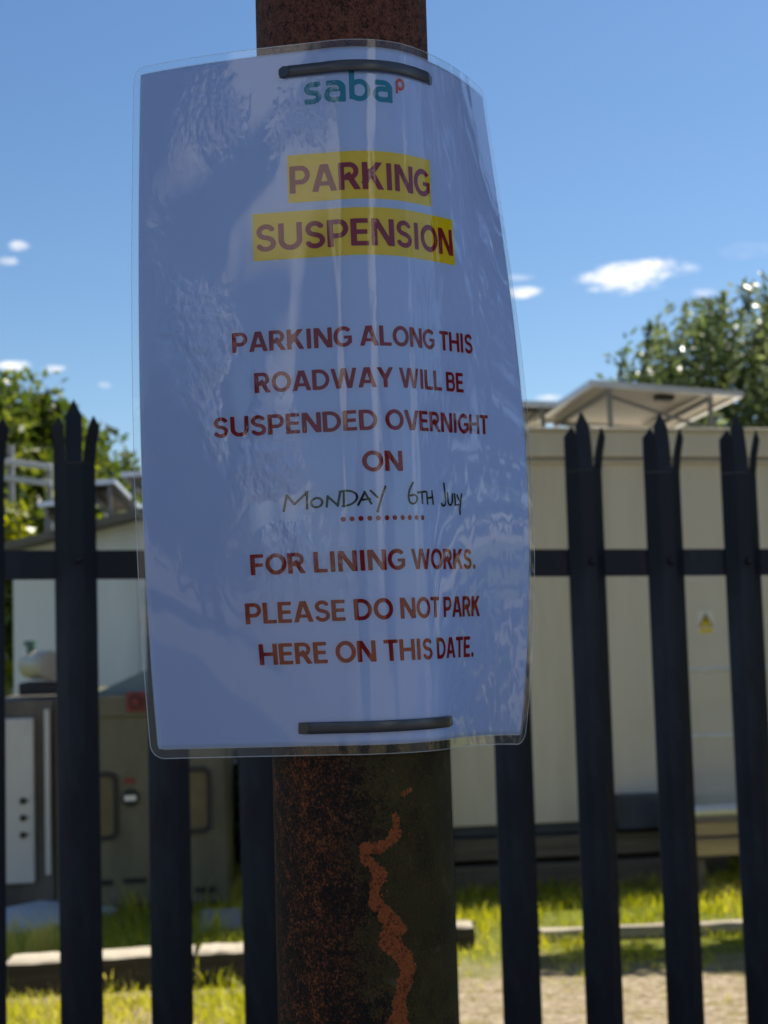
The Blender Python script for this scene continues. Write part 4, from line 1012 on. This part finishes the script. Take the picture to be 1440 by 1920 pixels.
def make_tree(base, crown_c, crown_r, n_clump, n_leaf, leaf, mat, label, seed, group=None, shoots=0.0, name='leafy_tree', clump_r=.42, elong=1.0, trunk_r=.14):
    """crown_c, crown_r in metres relative to base"""
    rng = np.random.default_rng(seed); rnd = random.Random(seed)
    t = empty(name, Vector(base), label, 'tree' if 'tree' in name else 'bush', group)
    cc = np.array(crown_c); cr = np.array(crown_r)
    d = rng.normal(size=(n_clump, 3)); d /= np.linalg.norm(d, axis=1, keepdims=True)
    rad = .45+.55*rng.random((n_clump, 1))**.5; P = cc+d*rad*cr
    P = P[P[:, 2] > cc[2]-cr[2]*.95]
    Cs = []; tones = []
    for p in P:
        k = int(n_leaf/len(P)*(.6+.8*rnd.random())); r_ = clump_r*(.6+.7*rnd.random())
        q = np.clip(rng.normal(size=(k, 3)), -1.5, 1.5)*r_*.52
        if shoots > 0:
            q[:, 2] = q[:, 2]*(1.0+shoots)+np.abs(q[:, 2])*shoots*.3; q[:, :2] *= 1.0-.25*np.clip(q[:, 2:]/max(r_, .01), 0, 1.8)
        Cs.append(p+q); tones.append(np.full(k, rnd.random()))
    if shoots > 0:          # single upright shoots past the outline
        for _ in range(int(n_clump*.9)):
            p = P[rnd.randrange(len(P))]; h_ = (.5+.7*rnd.random())*shoots; k = int(26*h_/.5); s = rng.random((k, 1))
            lean = np.array([(rnd.random()-.5)*.35, (rnd.random()-.5)*.35, 1.0]); q = p+lean*s*h_*1.1+rng.normal(size=(k, 3))*.035*(1.2-s)
            q[:, 2] += clump_r*.4; Cs.append(q); tones.append(np.full(k, rnd.random()))
    leaf_mesh('crown', np.vstack(Cs), leaf, mat, t, rng, .3, np.concatenate(tones), elong)
    mb = MB(); top = cc*np.array([1, 1, 1])
    tp = [Vector((0, 0, -.05)), Vector((top[0]*.3+.03, top[1]*.3, top[2]*.4)), Vector((top[0]*.7-.03, top[1]*.7, top[2]*.75)), Vector((top[0], top[1], top[2]+cr[2]*.35))]
    mb.tube(tp, [trunk_r, trunk_r*.8, trunk_r*.6, trunk_r*.2], 9)
    for p in P[::max(1, len(P)//16)]:
        s = tp[1].lerp(tp[3], .15+.6*rnd.random()); e = Vector(p); m = s.lerp(e, .5)+Vector((0, 0, -.06*cr[2])); mb.tube([s, m, e], [trunk_r*.35, trunk_r*.22, trunk_r*.07], 6)
    mb.build('trunk', MAT['bark'], t, smooth=True)
    return t
def tree_at(px, py_top, py_mid, Y, r_px, *args, depth=1.0, **kw):
    """crown centred on pixel (px, py_mid), top at py_top, at distance Y"""
    c = at(px, py_mid, Y); tp = at(px, py_top, Y); rx = r_px*Y/F_PX
    return make_tree((c.x, c.y, 0), (0, 0, c.z), (rx, rx*depth, tp.z-c.z), *args, **kw)
GR = 'trees beyond the yard'
tree_at(1470, 605, 820, 19, 325, 250, 42000, .056, MAT['leaf_grey'], 'grey-green tree with upright shoots rising behind the solar panels at the right', 3, GR, .46, clump_r=.46, elong=1.25)
tree_at(20, 785, 890, 15.5, 150, 70, 9000, .07, MAT['leaf_yellowgreen'], 'yellow-green tree rising behind the white guard rail at the left', 8, GR, .35, clump_r=.42)
tree_at(165, 840, 915, 16.5, 55, 24, 2600, .07, MAT['leaf_yellowgreen'], 'small yellow-green tree showing right of the first spiked pale', 9, GR, .25, clump_r=.34)
tree_at(240, 875, 960, 17.5, 30, 14, 1200, .06, MAT['leaf_yellowgreen'], 'little distant green tree tip beside the notice edge above the shed panels', 10, GR, .2, clump_r=.25)
tree_at(-25, 930, 1110, 10.4, 70, 46, 6500, .055, MAT['leaf_bush'], 'bright yellow-green bush under the guard rail at the left edge', 21, None, .12, name='leafy_bush', clump_r=.22, trunk_r=.05)

# hedge far behind everything
def make_hedge():
    rng = np.random.default_rng(5); n = 30000; x = rng.uniform(-40, 40, n); h = 1.7+.5*np.sin(x*.7)+.35*np.sin(x*1.9+1)
    C = np.stack([x, 34+rng.normal(size=n)*.8+.04*x, h*rng.random(n)**.6], 1)
    o = leaf_mesh('far_hedge', C, .16, MAT['leaf_dark'], None, rng, .3); tag(o, 'dark far-off hedge line behind the yard', 'hedge', None, 'stuff')
make_hedge()

# grass
def make_grass():
    rng = np.random.default_rng(12)
    parts = []
    def scatter(n, x0, x1, y0, y1): 
        return np.stack([rng.uniform(x0, x1, n), rng.uniform(y0, y1, n)], 1)
    A = np.vstack([scatter(56000, -2.6, 3.0, 5.3, 9.2), scatter(9000, -2.2, -.3, 5.1, 6.0)])
    edge = 5.95+.06*A[:, 0]+.12*np.sin(A[:, 0]*5)+.08*np.sin(A[:, 0]*13+1)+np.where(A[:, 0] < -.3, -.78, -.05)
    dens = np.clip((A[:, 1]-edge)*3.2, .07, 1); pn = np.sin(A[:, 0]*7.3+2*np.sin(A[:, 1]*5.1))+np.sin(A[:, 1]*9.7+1.5*np.sin(A[:, 0]*4.3)); dens = dens*np.where(A[:, 0] < -.3, np.clip(.95+.2*pn, .5, 1), np.clip(.66+.40*pn, .12, 1)); keep = rng.random(len(A)) < dens; A = A[keep]; edge = edge[keep]
    g0, g1 = ground(14, 1806, z=.135), ground(560, 1778, z=.135); ys = g0.y+(g1.y-g0.y)*(A[:, 0]-g0.x)/(g1.x-g0.x); near = (A[:, 0] < -.15) & (A[:, 1] > ys-.16) & (A[:, 1] < ys+.02) & (rng.random(len(A)) < .9); A = A[~near]; edge = edge[~near]
    h = (.018+.036*rng.random(len(A)))*(.45+np.clip((A[:, 1]-edge)*1.2, 0, 1.1))
    parts.append((A, h))
    # tall tufts
    for (px, py, k, hh) in ((78, 1790, 60, .20), (95, 1790, 40, .16), (395, 1768, 60, .18), (440, 1770, 30, .10), (205, 1850, 30, .12), (232, 1850, 24, .10), (420, 1850, 40, .10), (300, 1780, 30, .10), (20, 1770, 30, .16), (350, 1800, 30, .12),
                            (880, 1690, 40, .18), (910, 1690, 30, .16), (1030, 1700, 40, .14), (1075, 1700, 40, .18), (1200, 1690, 30, .14), (1260, 1690, 30, .14), (1345, 1680, 40, .18), (1380, 1690, 30, .14), (60, 1700, 60, .25), (110, 1690, 60, .22), (250, 1720, 50, .16), (420, 1700, 50, .18)):
        g = ground(px, py); q = np.stack([g.x+rng.normal(size=k)*.04, g.y+rng.normal(size=k)*.04], 1); parts.append((q, hh*(.55 if px > 860 else 1)*(.5+.7*rng.random(k))))
    A = np.vstack([p[0] for p in parts]); h = np.concatenate([p[1] for p in parts]); n = len(A)
    ang = rng.uniform(0, 2*PI, n); w = .0022+.0025*rng.random(n); lean = rng.normal(size=(n, 2))*h[:, None]*.45
    wd = np.stack([np.cos(ang), np.sin(ang)], 1)*w[:, None]
    Z = np.zeros(n)
    V = np.stack([np.column_stack([A-wd, Z]), np.column_stack([A+wd, Z]), np.column_stack([A+wd*.7+lean*.35, h*.6]), np.column_stack([A-wd*.7+lean*.35, h*.6]), np.column_stack([A+lean, h])], 1).reshape(-1, 3)
    me = bpy.data.meshes.new('grass')
    b = np.arange(n)*5
    loops = np.stack([b, b+1, b+2, b+3, b+3, b+2, b+4], 1).ravel(); starts = np.stack([np.arange(n)*7, np.arange(n)*7+4], 1).ravel()
    me.vertices.add(5*n); me.vertices.foreach_set('co', V.ravel()); me.loops.add(7*n); me.loops.foreach_set('vertex_index', loops); me.polygons.add(2*n); me.polygons.foreach_set('loop_start', starts); me.update(calc_edges=True)
    tn = np.clip(.45+.22*np.sin(A[:, 0]*3+A[:, 1]*2)+.35*(rng.random(n)-.5)+np.where(h > .12, .3, 0), 0, 1)
    me.attributes.new('tone', 'FLOAT', 'POINT').data.foreach_set('value', np.repeat(tn, 5).astype(np.float32))
    me.materials.append(MAT['grass_blade']); o = bpy.data.objects.new('grass', me); COL.objects.link(o)
    tag(o, 'yellow-green grass and dry tufts growing along the verge beyond the fence', 'grass', None, 'stuff')
make_grass()

# trees beside and behind the photographer: they shade the fence and pole and are mirrored in the film
GSH = 'trees along the near side of the fence'
make_tree((4.3, 3.6, 0), (-.2, .2, 8.0), (3.5, 2.6, 2.5), 170, 15000, .17, MAT['leaf_dark'], 'broad dark tree out of frame at the right shading the notice', 31, GSH, .3, clump_r=.9)
GBK = 'trees across the road behind the photographer'
for i, (x, y, r_, h_) in enumerate(((-10, -13, 2.8, 4.6), (-5.2, -14, 1.9, 4.8), (2.6, -16, 1.6, 3.0), (12.5, -13, 3.0, 4.6))):
    make_tree((x, y, 0), (0, 0, h_*.62), (r_, r_*.8, h_*.42), 70, 6000, .16, MAT['leaf_dark'], ['tall dark tree farthest left across the road', 'lower dark tree left of the gap across the road', 'dark tree right of the gap across the road', 'tallest dark tree farthest right across the road'][i], 41+i, GBK, .2, clump_r=.8)
make_tree((-.45, 8.1, 0), (.16, 0, 3.2), (.60, .75, .70), 34, 3600, .055, MAT['leaf_yellowgreen'], 'added small tree hidden by the notice, shading the grass left of the cabin', 55, None, 0, clump_r=.26, trunk_r=.05)  # unseen tree added to throw shade on the left grass
make_tree((3.3, 7.08, 0), (-.45, .15, 3.0), (.80, .15, .25), 22, 2600, .05, MAT['leaf_yellowgreen'], 'added slim low-spreading tree out of frame at the right, casting a shadow band on the verge', 56, None, .05, clump_r=.2, trunk_r=.05)  # unseen tree, crown stretched to cast a dark band along the verge
make_tree((4.9, 3.5, 0), (0, 0, 2.3), (1.7, 2.6, 2.3), 90, 7000, .10, MAT['leaf_dark'], 'added big dark bush out of frame at the right, darkening the film reflection', 57, None, .1, name='leafy_bush', clump_r=.7, trunk_r=.08)  # unseen bush added as a dark mass for the film's right side to mirror
make_tree((-.08, 7.45, 0), (0, 0, .85), (.27, .25, .75), 26, 2600, .045, MAT['leaf_dark'], 'added low dark shrub hidden behind the pole, shading the slab', 58, None, .05, name='leafy_bush', clump_r=.16, trunk_r=.03)  # unseen shrub added to shade the slab and the grass round it
make_tree((0, 7.55, 0), (.08, 0, 2.6), (.40, .32, .55), 24, 2600, .05, MAT['leaf_yellowgreen'], 'added thin sapling hidden by the notice, shading the grass behind the sleepers', 59, None, 0, clump_r=.2, trunk_r=.03)  # unseen sapling added to extend the shade behind the sleepers
make_tree((-.98, 8.9, 0), (0, 0, .34), (.30, .25, .34), 20, 1800, .05, MAT['leaf_dark'], 'low dark bush in the gap at the right edge of the generator cabinet', 60, None, .05, name='leafy_bush', clump_r=.16, trunk_r=.02)
